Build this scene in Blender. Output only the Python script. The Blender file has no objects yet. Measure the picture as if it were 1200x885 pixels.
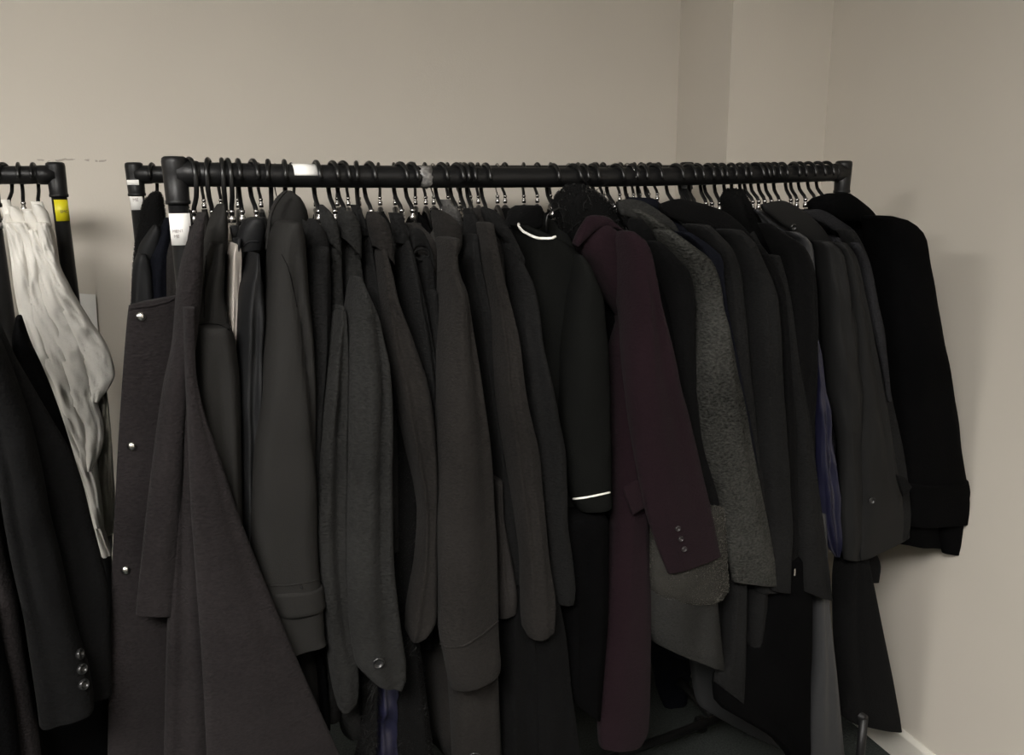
import bpy, bmesh, math, random
import numpy as np
from mathutils import Vector, noise
from mathutils.bvhtree import BVHTree
random.seed(7)
C = bpy.context.scene.collection

# ------------------------------------------------------------------ camera
HC = 1.70                                   # camera height above the floor
F_PX = 985.0
PITCH = math.atan(223/985.0)
ROLL = math.radians(.6)
YAW = math.radians(27)
fh = np.array([math.sin(YAW), math.cos(YAW), 0.]); rh = np.array([math.cos(YAW), -math.sin(YAW), 0.]); zh = np.array([0, 0, 1.])
FW = fh*math.cos(PITCH)-zh*math.sin(PITCH); UPV = fh*math.sin(PITCH)+zh*math.cos(PITCH)
RT = rh*math.cos(ROLL)-UPV*math.sin(ROLL); UP = UPV*math.cos(ROLL)+rh*math.sin(ROLL)
CAM = np.array([0, 0, HC])
cd = bpy.data.cameras.new('camera'); cam = bpy.data.objects.new('camera', cd); C.objects.link(cam)
from mathutils import Matrix
m = Matrix.Identity(4)
for i in range(3):
    m[i][0] = RT[i]; m[i][1] = UP[i]; m[i][2] = -FW[i]; m[i][3] = CAM[i]
cam.matrix_world = m
cd.sensor_width = 36; cd.lens = 36*F_PX/1200; cd.clip_start = .05
bpy.context.scene.camera = cam

# ------------------------------------------------------------------ world, view
w = bpy.data.worlds.new('world'); bpy.context.scene.world = w; w.use_nodes = True
w.node_tree.nodes['Background'].inputs[0].default_value = (.9, .93, 1, 1)
w.node_tree.nodes['Background'].inputs[1].default_value = .15
vs = bpy.context.scene.view_settings
vs.view_transform = 'Standard'; vs.look = 'None'; vs.exposure = 0.62; vs.gamma = 1.0
PANEL_LIGHT = 31.0                          # emission of the ceiling panels
PANELS = [(-.95, -.75, 1.02), (1.6, -2.2, .35), (-3.2, .3, .74)]   # x, y, share

def ray(x, y):
    return FW+RT*((x-600)/F_PX)+UP*((442.5-y)/F_PX)
YR = 1.55                                    # the main rail runs along x at this y
ZR = HC+.0276
def at(x, y, v=0.):                          # point seen at a pixel, on the vertical plane v in front of the main rail
    g = ray(x, y)
    return CAM+g*((YR-v)/g[1])
def rail_sag(X):
    t = min(1, max(0, (X-.17)/1.515)); return -.0085*4*t*(1-t)

# ------------------------------------------------------------------ materials
def nodes(name):
    M = bpy.data.materials.new(name); M.use_nodes = True
    nt = M.node_tree; return M, nt, nt.nodes['Principled BSDF']
def fabric(name, col, var=.48, scale=230, bump=.5, rough=.95, sheen=.0, blotch=6., stretch=(.7, .7, 1.3), dist=.0038, spec=.04):
    M, nt, b = nodes(name)
    tc = nt.nodes.new('ShaderNodeTexCoord'); mp = nt.nodes.new('ShaderNodeMapping'); mp.inputs['Scale'].default_value = stretch
    nt.links.new(tc.outputs['Object'], mp.inputs[0])
    n1 = nt.nodes.new('ShaderNodeTexNoise'); n1.inputs['Scale'].default_value = scale; n1.inputs['Detail'].default_value = 3
    nt.links.new(mp.outputs[0], n1.inputs['Vector'])
    n2 = nt.nodes.new('ShaderNodeTexNoise'); n2.inputs['Scale'].default_value = blotch; n2.inputs['Detail'].default_value = 4
    nt.links.new(tc.outputs['Object'], n2.inputs['Vector'])
    ad = nt.nodes.new('ShaderNodeMath'); ad.operation = 'MULTIPLY_ADD'; ad.inputs[1].default_value = .6
    nt.links.new(n1.outputs[0], ad.inputs[0])
    m2 = nt.nodes.new('ShaderNodeMath'); m2.operation = 'MULTIPLY'; m2.inputs[1].default_value = .4
    nt.links.new(n2.outputs[0], m2.inputs[0]); nt.links.new(m2.outputs[0], ad.inputs[2])
    cr = nt.nodes.new('ShaderNodeValToRGB')
    cr.color_ramp.elements[0].position = .3; cr.color_ramp.elements[1].position = .7
    cr.color_ramp.elements[0].color = tuple(c*(1-var) for c in col)+(1,)
    cr.color_ramp.elements[1].color = tuple(c*(1+var) for c in col)+(1,)
    nt.links.new(ad.outputs[0], cr.inputs[0]); nt.links.new(cr.outputs[0], b.inputs['Base Color'])
    bp = nt.nodes.new('ShaderNodeBump'); bp.inputs['Strength'].default_value = bump; bp.inputs['Distance'].default_value = dist
    nt.links.new(n1.outputs[0], bp.inputs['Height']); nt.links.new(bp.outputs[0], b.inputs['Normal'])
    b.inputs['Roughness'].default_value = rough
    b.inputs['Specular IOR Level'].default_value = spec
    if sheen: b.inputs['Sheen Weight'].default_value = sheen; b.inputs['Sheen Roughness'].default_value = .6
    return M
def plain(name, col, rough=.5, metal=0., emit=0., spec=.5, bump=0., scale=60, var=.12):
    M, nt, b = nodes(name)
    tc = nt.nodes.new('ShaderNodeTexCoord'); n1 = nt.nodes.new('ShaderNodeTexNoise'); n1.inputs['Scale'].default_value = scale; n1.inputs['Detail'].default_value = 4
    nt.links.new(tc.outputs['Object'], n1.inputs['Vector'])
    cr = nt.nodes.new('ShaderNodeValToRGB'); cr.color_ramp.elements[0].position = .3; cr.color_ramp.elements[1].position = .7
    cr.color_ramp.elements[0].color = tuple(c*(1-var) for c in col)+(1,); cr.color_ramp.elements[1].color = tuple(min(1, c*(1+var)) for c in col)+(1,)
    nt.links.new(n1.outputs[0], cr.inputs[0]); nt.links.new(cr.outputs[0], b.inputs['Base Color'])
    b.inputs['Roughness'].default_value = rough; b.inputs['Metallic'].default_value = metal; b.inputs['Specular IOR Level'].default_value = spec
    if bump:
        bp = nt.nodes.new('ShaderNodeBump'); bp.inputs['Strength'].default_value = bump; bp.inputs['Distance'].default_value = .001
        nt.links.new(n1.outputs[0], bp.inputs['Height']); nt.links.new(bp.outputs[0], b.inputs['Normal'])
    if emit: b.inputs['Emission Color'].default_value = (1, .965, .915, 1); b.inputs['Emission Strength'].default_value = emit
    return M
K = 1.0
M_ = {
 'brown_wool': fabric('brown_charcoal_wool', (0.01324, 0.01135, 0.0117), bump=.7, sheen=.02),
 'grey_wool': fabric('dark_grey_wool', (.0150, .0150, .0144), bump=.8, sheen=.02, scale=200),
 'warm_wool': fabric('warm_charcoal_wool', (0.01419, 0.0129, 0.01196), bump=.6, sheen=.02),
 'black_wool': fabric('black_wool', (0.00368, 0.00368, 0.00379), bump=.6, sheen=.01),
 'char': fabric('charcoal_wool', (0.00903, 0.00903, 0.00904), bump=.6, sheen=.01),
 'deep_black': fabric('deep_black_wool', (0.00187, 0.00187, 0.00205), bump=.5),
 'scuba': fabric('smooth_dark_grey_cloth', (.0175, .0170, .0162), bump=.2, rough=.75, scale=500, var=.1),
 'nylon': fabric('black_nylon_cloth', (0.00903, 0.00929, 0.00992), bump=.15, rough=.6, scale=500, var=.1, spec=.22),
 'gaberdine': fabric('black_cotton_gaberdine', (0.00843, 0.00843, 0.00842), bump=.15, rough=.65, scale=500, var=.12, spec=.16),
 'green_black': fabric('greenish_black_knit', (0.00614, 0.00643, 0.00602), bump=.4, scale=400, var=.12),
 'wine': fabric('wine_wool', (0.01118, 0.00568, 0.0078), bump=.6, sheen=.02, var=.2),
 'boucle': fabric('grey_boucle_wool', (0.03096, 0.03096, 0.02835), var=.8, scale=150, bump=1.0, dist=.004, stretch=(1, 1, 1.6)),
 'tweed': fabric('mid_grey_wool', (0.02322, 0.02322, 0.02215), var=.45, scale=260, bump=.8, dist=.002),
 'heather': fabric('heather_grey_knit', (0.06579, 0.06357, 0.06101), var=.35, scale=300, bump=.6),
 'dark_heather': fabric('dark_heather_wool', (0.01754, 0.01754, 0.01915), var=.4, scale=300, bump=.6),
 'grey_brown': fabric('grey_brown_heather', (0.02281, 0.02105, 0.02024), var=.3, scale=300, bump=.5),
 'navy': fabric('navy_wool', (0.00585, 0.00643, 0.00934), var=.2, bump=.5),
 'cream': fabric('cream_satin', (0.44, 0.4, 0.36), var=.06, scale=40, bump=.1, rough=.4, spec=.5),
 'shirt': fabric('white_cotton', (0.64, 0.62, 0.576), var=.03, scale=300, bump=.15, rough=.8, blotch=12),
 'olive_satin': fabric('olive_grey_satin', (.30, .285, .24), var=.15, scale=60, bump=.2, rough=.35, spec=.5),
 'grey_satin': fabric('grey_satin', (0.0307, 0.03111, 0.03289), var=.1, scale=60, bump=.1, rough=.5, spec=.45),
 'navy_satin': fabric('navy_satin', (.008, .008, .022), var=.2, scale=40, bump=.1, rough=.36, spec=.6),
 'white_piping': plain('white_piping', (.85, .83, .78), .5),
 'fur_black': plain('black_fur', (.010, .0098, .0095), .6, spec=.2),
 'fur_base': plain('black_fur_base', (.003, .003, .003), .95, spec=.1),
 'fur_grey': plain('grey_brown_fur', (.075, .07, .06), .6, spec=.4, var=.5, scale=200),
 'fur_grey_base': plain('grey_fur_base', (.028, .027, .024), .95, spec=.1),
 'rack': plain('black_powder_coat', (.0065, .0065, .0068), .42, spec=.28, bump=.25, scale=300),
 'plastic': plain('black_plastic', (.007, .007, .007), .30, spec=.38, bump=.1),
 'chrome': plain('chrome', (.38, .37, .36), .24, metal=1),
 'snap': plain('nickel_snap', (.7, .68, .65), .25, metal=1),
 'button': plain('black_button', (.013, .013, .013), .28, spec=.5),
 'wine_button': plain('brown_button', (.020, .016, .017), .35, spec=.5),
 'paper': plain('white_paper', (.83, .82, .79), .7, scale=30, var=.03),
 'yellow': plain('yellow_sticker', (.62, .55, .01), .5, scale=30, var=.06),
 'ink': plain('dark_ink', (.05, .05, .05), .6),
 'pink_ink': plain('faded_ink', (.25, .2, .2), .6),
 'tape': plain('clouded_tape', (.16, .155, .15), .35, spec=.6, bump=.8, scale=150, var=.7),
 'silver': plain('silver_band', (.5, .5, .5), .35, metal=.6),
}

# ------------------------------------------------------------------ object helpers
def thing(name, label, cat, loc=(0, 0, 0), group=None):
    o = bpy.data.objects.new(name, None); C.objects.link(o); o.location = loc; o.empty_display_size = .05
    o['label'] = label; o['category'] = cat
    if group: o['group'] = group
    return o
def mesh(name, verts, faces, mat, parent=None, smooth=True, label=None):
    loc = np.array(parent.location) if parent is not None and parent.type == 'EMPTY' else (np.array(parent['org']) if parent is not None and 'org' in parent else np.zeros(3))
    V = np.asarray(verts, float)-loc
    me = bpy.data.meshes.new(name); me.from_pydata(V.tolist(), [], [tuple(f) for f in faces]); me.update()
    if smooth:
        me.polygons.foreach_set('use_smooth', [True]*len(me.polygons))
    me.materials.append(mat)
    o = bpy.data.objects.new(name, me); C.objects.link(o)
    if parent is not None:
        o.parent = parent
        if parent.type != 'EMPTY': pass
    if label: o['label'] = label
    return o
def wpos(o):
    p = np.zeros(3)
    while o is not None:
        p = p+np.array(o.location); o = o.parent
    return p
def sub(name, verts, faces, mat, parent, smooth=True, label=None):      # child of a part (or of a thing)
    V = np.asarray(verts, float)-wpos(parent)
    me = bpy.data.meshes.new(name); me.from_pydata(V.tolist(), [], [tuple(f) for f in faces]); me.update()
    if smooth: me.polygons.foreach_set('use_smooth', [True]*len(me.polygons))
    me.materials.append(mat)
    o = bpy.data.objects.new(name, me); C.objects.link(o); o.parent = parent
    if label: o['label'] = label
    return o
def box_geo(x0, x1, y0, y1, z0, z1):
    v = [(x, y, z) for z in (z0, z1) for y in (y0, y1) for x in (x0, x1)]
    return v, [(0, 2, 3, 1), (4, 5, 7, 6), (0, 1, 5, 4), (1, 3, 7, 5), (3, 2, 6, 7), (2, 0, 4, 6)]
def tube_geo(pts, r, n=12, caps=True, closed=False, flat=None):
    P = [Vector(p) for p in pts]; V = []; Fc = []
    N = len(P)
    T = []
    for i in range(N):
        a = P[(i-1) % N] if closed or i > 0 else P[i]; b = P[(i+1) % N] if closed or i < N-1 else P[i]
        T.append((b-a).normalized())
    ref = Vector((0, 0, 1)) if abs(T[0].z) < .9 else Vector((0, 1, 0))
    nrm = (ref-T[0]*ref.dot(T[0])).normalized()
    rr = r if hasattr(r, '__len__') else [r]*N
    for i in range(N):
        nrm = (nrm-T[i]*nrm.dot(T[i])).normalized(); bi = T[i].cross(nrm)
        for k in range(n):
            a = 2*math.pi*k/n
            V.append(P[i]+nrm*(math.cos(a)*rr[i]*(flat or 1))+bi*(math.sin(a)*rr[i]))
    M = N if closed else N-1
    for i in range(M):
        for k in range(n):
            a = i*n+k; b = i*n+(k+1) % n; c = ((i+1) % N)*n+(k+1) % n; d = ((i+1) % N)*n+k
            Fc.append((a, b, c, d))
    if caps and not closed:
        Fc.append(tuple(range(n-1, -1, -1))); Fc.append(tuple((N-1)*n+k for k in range(n)))
    return [tuple(v) for v in V], Fc
def lathe_geo(prof, center, axis, n=24):               # prof: list of (radius, height along axis)
    ax = Vector(axis).normalized(); ref = Vector((0, 0, 1)) if abs(ax.z) < .9 else Vector((0, 1, 0))
    u = (ref-ax*ref.dot(ax)).normalized(); v = ax.cross(u); c = Vector(center)
    V = []; Fc = []
    for (r, h) in prof:
        for k in range(n):
            a = 2*math.pi*k/n; V.append(tuple(c+ax*h+u*(r*math.cos(a))+v*(r*math.sin(a))))
    for i in range(len(prof)-1):
        for k in range(n):
            Fc.append((i*n+k, i*n+(k+1) % n, (i+1)*n+(k+1) % n, (i+1)*n+k))
    Fc.append(tuple(range(n-1, -1, -1))); Fc.append(tuple((len(prof)-1)*n+k for k in range(n)))
    return V, Fc
def crom(ks, vals, q):                                  # monotone cubic through (ks, vals) at q
    ks = np.asarray(ks, float); vals = np.asarray(vals, float)
    d = np.diff(vals)/np.diff(ks); mm = np.zeros(len(ks))
    mm[0] = d[0]; mm[-1] = d[-1]
    for i in range(1, len(ks)-1):
        mm[i] = 0 if d[i-1]*d[i] <= 0 else 2*d[i-1]*d[i]/(d[i-1]+d[i])
    i = np.clip(np.searchsorted(ks, q, side='right')-1, 0, len(ks)-2)
    h = ks[i+1]-ks[i]; t = (q-ks[i])/h
    return vals[i]*(1+2*t)*(1-t)**2+h*mm[i]*t*(1-t)**2+vals[i+1]*t*t*(3-2*t)+h*mm[i+1]*t*t*(t-1)

# a cloth tube: its left and right edges are read off the photograph on the plane v, its depth is real
def cloth(rows, v, bmax=.06, fold=.05, nf=3, seed=0, strip=False, hem=True, wr=.0, cap=.35, inflate=0., creases=(), M=36, rows_per=14., flat=.4, crisp=0.):
    prs = []
    for r in rows:
        if strip: (xl, yl), (xr, yr) = r[0], r[1]; vv = r[2] if len(r) > 2 else v
        else:
            y, xl, xr = r[:3]; t = r[3] if len(r) > 3 else 0; vv = r[4] if len(r) > 4 else v
            yl, yr = y-t/2, y+t/2
        prs.append((xl, yl, xr, yr, vv))
    A = np.array(prs, float)
    mid = np.stack([(A[:, 0]+A[:, 2])/2, (A[:, 1]+A[:, 3])/2], 1)
    k = np.concatenate([[0], np.cumsum(np.linalg.norm(np.diff(mid, axis=0), axis=1))])
    N = int(max(8, min(110, k[-1]/rows_per*1.6)))
    if strip: N = 22
    q = np.linspace(0, k[-1], N)
    B = np.stack([crom(k, A[:, j], q) for j in range(5)], 1)
    rnd = random.Random(seed*131+7)
    ph = [rnd.uniform(0, 6.28) for _ in range(8)]
    crs = list(creases)
    if not crs and fold >= .05 and not strip:
        for _ in range(2): crs.append((rnd.uniform(-.55, .6), rnd.uniform(.04, .10), rnd.uniform(.14, .30)))
    drf = [rnd.uniform(-.35, .35) for _ in range(6)]
    rings = []
    def ring(c, h, b, s, scale=1.):
        out = []; hn = np.linalg.norm(h)
        tanp = (c[0]-CAM[0])/(c[1]-CAM[1])
        for j in range(M):
            t = 2*math.pi*j/M; ct, st = math.cos(t), math.sin(t)
            e = .85
            cc = math.copysign(abs(ct)**e, ct); ss = math.copysign(abs(st)**e, st)
            g = 0
            if fold:
                g = math.sin(nf*t+ph[0]+s*ph[4]*.5)*.5+math.sin((nf+2)*t+ph[1]-s*ph[5]*.4)*.3+math.sin((nf*2+1)*t+ph[2]+s*2)*.2
                g *= fold*(.35+.65*s)
            if wr:
                g += wr*noise.noise(Vector((ct*1.3+seed, st*1.3, s*9)))
                if crisp: g += crisp*(.25-abs(noise.noise(Vector((ct*1.6+seed*3.1+s*4, st*1.6, s*13-ct*2)))))
            for ci, cz in enumerate(crs):
                t0, am, wd = cz[:3]
                dt = (ct-t0-(cz[3]*s if len(cz) > 3 else drf[ci % 6]*(s-.4)))
                if st > 0: g -= am*math.exp(-(dt/wd)**2)*(min(1, s*4))*min(1, .25+2.2*(1-s))
            p = c+h*(cc*scale*(1+g*.25))+np.array([0, -1., 0])*(b*ss*scale*(1+g*2.2))
            out.append(p)
        return out
    for i in range(N):
        xl, yl, xr, yr, vv = B[i]
        L = at(xl, yl, vv); R = at(xr, yr, vv); c = (L+R)/2; h = (R-L)/2
        hn = max(.002, np.linalg.norm(h))+inflate
        if strip:
            b = bmax; hh = h
        else:
            tp = abs((c[0]-CAM[0])/(c[1]-CAM[1]))
            sq = i/(N-1); b = min(bmax, .85*hn/max(tp, .02))*(1-flat*sq**1.5)
            a = math.sqrt(max(hn**2-(b*tp)**2, (.3*hn)**2)); hh = h/np.linalg.norm(h)*a
        rings.append((c, hh, b+inflate, i/(N-1)))
    V = []; 
    up = (rings[0][0]-rings[1][0]); un = np.linalg.norm(up); up = up/un if un > 0 else up
    seq = []
    hn0 = np.linalg.norm(rings[0][1])
    if cap:
        for a in (8, 25, 45, 65):
            ar = math.radians(a)
            seq.append((rings[0][0]+up*hn0*cap*math.cos(ar), rings[0][1], rings[0][2], 0, math.sin(ar)))
    for (c, h, b, s) in rings: seq.append((c, h, b, s, 1.))
    c, h, b, s = rings[-1]
    dn = rings[-1][0]-rings[-2][0]; dn = dn/max(1e-6, np.linalg.norm(dn))
    if hem:
        seq.append((c+dn*.0015, h, b, 1., .985)); seq.append((c+dn*.0005, h, b, 1., .94)); seq.append((c-dn*.012, h, b, 1., .90)); seq.append((c-dn*.05, h, b, 1., .85))
    else:
        hn1 = np.linalg.norm(h)
        for a in (25, 50, 75): seq.append((c+dn*min(hn1*.4, .01)*math.sin(math.radians(a)), h, b, 1., math.cos(math.radians(a))))
    for (c, h, b, s, sc) in seq: V += ring(c, h, b, s, sc)
    Fc = []
    for i in range(len(seq)-1):
        for j in range(M):
            Fc.append((i*M+j, (i+1)*M+j, (i+1)*M+(j+1) % M, i*M+(j+1) % M))
    Fc.append(tuple(range(M))); Fc.append(tuple(reversed([(len(seq)-1)*M+j for j in range(M)])))
    # make outward
    return V, Fc

def torso(u0, S, length, thick, flare, seed, zneck=-.088, hw=.15, fold=.12, yr=None, zr=None, drift=0.):
    """garment body hanging in the plane that runs from the hook (u0) through the near shoulder point S"""
    H = np.array([u0, YR if yr is None else yr, (ZR if zr is None else zr)+rail_sag(u0)])
    e = np.array([S[0]-H[0], S[1]-H[1], 0]); e /= np.linalg.norm(e); nn = np.array([-e[1], e[0], 0])
    zs = S[2]; z0 = H[2]+zneck; z1 = H[2]-length
    zs = min(zs, z0-.03)
    rnd = random.Random(seed); ph = [rnd.uniform(0, 6.3) for _ in range(6)]
    lev = [z0+.004, z0, z0-.3*(z0-zs), z0-.6*(z0-zs), zs, zs-.03, zs-.07]+list(np.linspace(zs-.12, z1, 16))
    def sw(z):
        if z > z0-.001: return .035
        if z > zs: t = (z0-z)/(z0-zs); return .05+(hw-.05)*t**.8
        t = (zs-z)/(zs-z1); return hw*(1-.06*math.sin(t*3.1))+flare*t
    def tw(z):
        t = (z0-z)/(z0-z1); return .5*thick*min(1, .45+.9*max(0, z0-z)/.12)*(1+.25*t)
    M = 40; V = []
    zs_ = list(lev)
    for i, z in enumerate(zs_):
        s = (z0-z)/(z0-z1)
        for j in range(M):
            t = 2*math.pi*j/M; ct, st = math.cos(t), math.sin(t)
            cc = math.copysign(abs(ct)**.7, ct); ss = math.copysign(abs(st)**.7, st)
            g = fold*s*(math.sin(4*t+ph[0]+s)+.6*math.sin(7*t+ph[1]))
            p = H*[1, 1, 0]+np.array([drift*s, 0, z])+e*(cc*sw(z)*(.92 if i == 0 else 1))+nn*(ss*tw(z)*(1+g)+.25*thick*s*math.sin(2.2*cc+ph[2]))
            V.append(p)
    L = len(zs_)
    for sc, dz in ((.96, .0), (.9, .03)):
        base = V[(L-1)*M:L*M]; c = sum(base)/M
        V += [c+(p-c)*sc+np.array([0, 0, dz]) for p in base]
    L += 2
    Fc = [(i*M+j, (i+1)*M+j, (i+1)*M+(j+1) % M, i*M+(j+1) % M) for i in range(L-1) for j in range(M)]
    Fc.append(tuple(range(M))); Fc.append(tuple(reversed([(L-1)*M+j for j in range(M)])))
    return V, Fc, H, e, nn

def bvh_of(o):
    me = o.data; off = Vector(wpos(o))
    return BVHTree.FromPolygons([v.co+off for v in me.vertices], [tuple(p.vertices) for p in me.polygons])
def hit(o, x, y):
    b = bvh_of(o) if not isinstance(o, BVHTree) else o
    g = Vector(ray(x, y)).normalized(); loc, nrm, idx, d = b.ray_cast(Vector(CAM), g)
    if loc is None: return None
    if nrm.dot(g) > 0: nrm = -nrm
    return loc, nrm
def button(o, x, y, r, mat, ringed=True, name='button'):
    h = hit(o, x, y)
    if h is None: print('button missed', x, y); return
    p, n = h
    if ringed: prof = [(r*.9, -.001), (r, .001), (r*1.02, .003), (r*.92, .0052), (r*.80, .0050), (r*.68, .0028), (r*.6, .0018), (r*.2, .0016)]
    else: prof = [(r*.95, -.001), (r, .0012), (r*.85, .0035), (r*.5, .005), (r*.15, .0055)]
    V, Fc = lathe_geo(prof, p, n)
    return sub(name, V, Fc, mat, o)
def piping(o, pts, r, mat, name='piping', off=.6, n=8, per=6):
    b = bvh_of(o); P = []
    ks = range(len(pts)); q = np.linspace(0, len(pts)-1, (len(pts)-1)*per+1)
    for t in q:
        x = crom(ks, [p[0] for p in pts], t); y = crom(ks, [p[1] for p in pts], t)
        h = hit(b, x, y)
        if h: P.append(h[0]+h[1]*(r*off))
    if len(P) < 3: print('piping missed', pts[0]); return
    V, Fc = tube_geo(P, r, n)
    return sub(name, V, Fc, mat, o)
def fur(o, dens, length, mat, seed=1, name='fur_strands', droop=.5, width=.0012, curl=.35, zmin=None):
    me = o.data; off = wpos(o); rnd = random.Random(seed)
    tri = []; ar = []
    for p in me.polygons:
        if len(p.vertices) > 6: continue
        vs_ = [np.array(me.vertices[i].co)+off for i in p.vertices]
        n = np.array(p.normal)
        for a, b, c in [(0, 1, 2), (0, 2, 3)][:len(vs_)-2]:
            A = np.linalg.norm(np.cross(vs_[b]-vs_[a], vs_[c]-vs_[a]))/2
            tri.append((vs_[a], vs_[b], vs_[c], n)); ar.append(A)
    ar = np.array(ar); cum = np.cumsum(ar); total = cum[-1]; count = int(total*dens)
    V = []; Fc = []
    cam_dir = -FW
    for i in range(count):
        k = int(np.searchsorted(cum, rnd.random()*total)); a, b, c, n = tri[min(k, len(tri)-1)]
        r1, r2 = rnd.random(), rnd.random()
        if r1+r2 > 1: r1, r2 = 1-r1, 1-r2
        p = a+(b-a)*r1+(c-a)*r2
        cl = noise.noise_vector(Vector(p)*22)
        d = n+np.array([cl[0], cl[1], cl[2]])*1.6*curl+np.array([rnd.uniform(-1, 1), rnd.uniform(-1, 1), rnd.uniform(-1, 1)])*curl
        d /= np.linalg.norm(d)
        Lg = length*rnd.uniform(.5, 1.15)
        sd = np.cross(d, [rnd.uniform(-1, 1), rnd.uniform(-1, 1), rnd.uniform(-1, 1)]); sd /= max(1e-6, np.linalg.norm(sd))
        q = p-n*.002; base = len(V)
        dd = d.copy()
        for sgi, wd in enumerate((width, width*.8, width*.45)):
            V += [q-sd*wd/2, q+sd*wd/2]
            dd = dd+np.array([0, 0, -droop*.5])+np.array([cl[1], cl[2], 0])*.5; dd /= np.linalg.norm(dd)
            q = q+dd*Lg/3
        V.append(q)
        Fc += [(base, base+1, base+3, base+2), (base+2, base+3, base+5, base+4), (base+4, base+5, base+6)]
    f = sub(name, V, Fc, mat, o, smooth=False); f['kind'] = 'stuff'
    return f

# ------------------------------------------------------------------ the room
def struct(name, V, Fc, mat):
    o = mesh(name, V, Fc, mat, smooth=False); o['kind'] = 'structure'; return o
TH = math.atan2(.14, .99)                                    # the walls stand a few degrees off the racks
wd_ = np.array([math.sin(TH), math.cos(TH), 0]); ac = np.array([-math.cos(TH), math.sin(TH), 0])   # into the room's depth, and leftwards
g1 = ray(1017.3, 858.3); WP = CAM+g1*(HC/-g1[2])           # a point on the foot of the right wall
def isect(p, d, x):                                         # line p+t d with the vertical plane through the camera and pixel column x at horizon height
    g = ray(x, 190); nrm2 = np.array([g[1], -g[0]])
    t = -(np.dot(nrm2, (p-CAM)[:2]))/np.dot(nrm2, d[:2]); return p+d*t
CORNER = isect(WP, wd_, 964.5); E1 = isect(CORNER, ac, 851); E2 = isect(E1, wd_, 792)
def wall_mat(name, col, scuff=False):
    M, nt, b = nodes(name); N = nt.nodes.new
    tc = N('ShaderNodeTexCoord'); n1 = N('ShaderNodeTexNoise'); n1.inputs['Scale'].default_value = 1.3; n1.inputs['Detail'].default_value = 5
    nt.links.new(tc.outputs['Object'], n1.inputs['Vector'])
    cr = N('ShaderNodeValToRGB'); cr.color_ramp.elements[0].position = .3; cr.color_ramp.elements[1].position = .72
    cr.color_ramp.elements[0].color = tuple(c*.955 for c in col)+(1,); cr.color_ramp.elements[1].color = tuple(c*1.03 for c in col)+(1,)
    nt.links.new(n1.outputs[0], cr.inputs[0])
    n2 = N('ShaderNodeTexNoise'); n2.inputs['Scale'].default_value = 180; n2.inputs['Detail'].default_value = 3
    nt.links.new(tc.outputs['Object'], n2.inputs['Vector'])
    bp = N('ShaderNodeBump'); bp.inputs['Strength'].default_value = .25; bp.inputs['Distance'].default_value = .001
    nt.links.new(n2.outputs[0], bp.inputs['Height']); nt.links.new(bp.outputs[0], b.inputs['Normal'])
    b.inputs['Roughness'].default_value = .75; b.inputs['Specular IOR Level'].default_value = .3
    if not scuff: nt.links.new(cr.outputs[0], b.inputs['Base Color'])
    else:                                                    # a thin broken rub mark along the wall
        p0, z0, x0, x1 = scuff
        sx = N('ShaderNodeSeparateXYZ'); nt.links.new(tc.outputs['Object'], sx.inputs[0])
        n3 = N('ShaderNodeTexNoise'); n3.inputs['Scale'].default_value = 28; n3.inputs['Detail'].default_value = 6; nt.links.new(tc.outputs['Object'], n3.inputs['Vector'])
        def math_(op, a, b_=None, c=None):
            q = N('ShaderNodeMath'); q.operation = op
            for i, s in enumerate((a, b_, c)):
                if s is None: continue
                if isinstance(s, (int, float)): q.inputs[i].default_value = s
                else: nt.links.new(s, q.inputs[i])
            return q.outputs[0]
        wob = math_('MULTIPLY_ADD', n3.outputs[0], .02, -.01)
        dz = math_('ABSOLUTE', math_('ADD', math_('SUBTRACT', sx.outputs[2], z0), wob))
        line = math_('LESS_THAN', dz, .0022)
        inx = math_('MULTIPLY', math_('GREATER_THAN', sx.outputs[0], x0), math_('LESS_THAN', sx.outputs[0], x1))
        n4 = N('ShaderNodeTexNoise'); n4.inputs['Scale'].default_value = 55; n4.inputs['Detail'].default_value = 4; nt.links.new(tc.outputs['Object'], n4.inputs['Vector'])
        msk = math_('MULTIPLY', math_('MULTIPLY', line, inx), math_('MULTIPLY', math_('GREATER_THAN', n4.outputs[0], .5), .45))
        mx = N('ShaderNodeMix'); mx.data_type = 'RGBA'; nt.links.new(msk, mx.inputs[0]); nt.links.new(cr.outputs[0], mx.inputs[6]); mx.inputs[7].default_value = (.12, .10, .09, 1)
        nt.links.new(mx.outputs[2], b.inputs['Base Color'])
    return M
WALLC = (.585, .542, .478)
def prism(pts, z0, z1):
    n = len(pts); V = [(p[0], p[1], z0) for p in pts]+[(p[0], p[1], z1) for p in pts]
    return V, [tuple(range(n-1, -1, -1)), tuple(range(n, 2*n))]+[(i, (i+1) % n, n+(i+1) % n, n+i) for i in range(n)]
CEIL = 2.9; LB = 7.5; DF = 7.5
sp = isect(E2, ac, 90); sz = CAM+ray(90, 188)*((sp-CAM)[1]/ray(90, 188)[1])
spa = isect(E2, ac, 42); spb = isect(E2, ac, 130)
mw = wall_mat('beige_wall_paint', WALLC); mwb = wall_mat('beige_wall_paint_scuffed', WALLC, (0, sz[2], spa[0], spb[0]))
bl = E2+ac*LB
V, Fc = prism([E2, bl, bl+wd_*.12, E2+wd_*.12], 0, CEIL); struct('wall_back', V, Fc, mwb)
V, Fc = prism([E1, E2+wd_*.12, E2+wd_*.12-ac*.6, E1-ac*.6][::1], 0, CEIL)
V, Fc = prism([E1, E2, E2+wd_*.1, CORNER+wd_*((E2-E1)@wd_+.1), CORNER], 0, CEIL); struct('wall_pier', V, Fc, mw)
rf = CORNER-wd_*(DF+.3)
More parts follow.
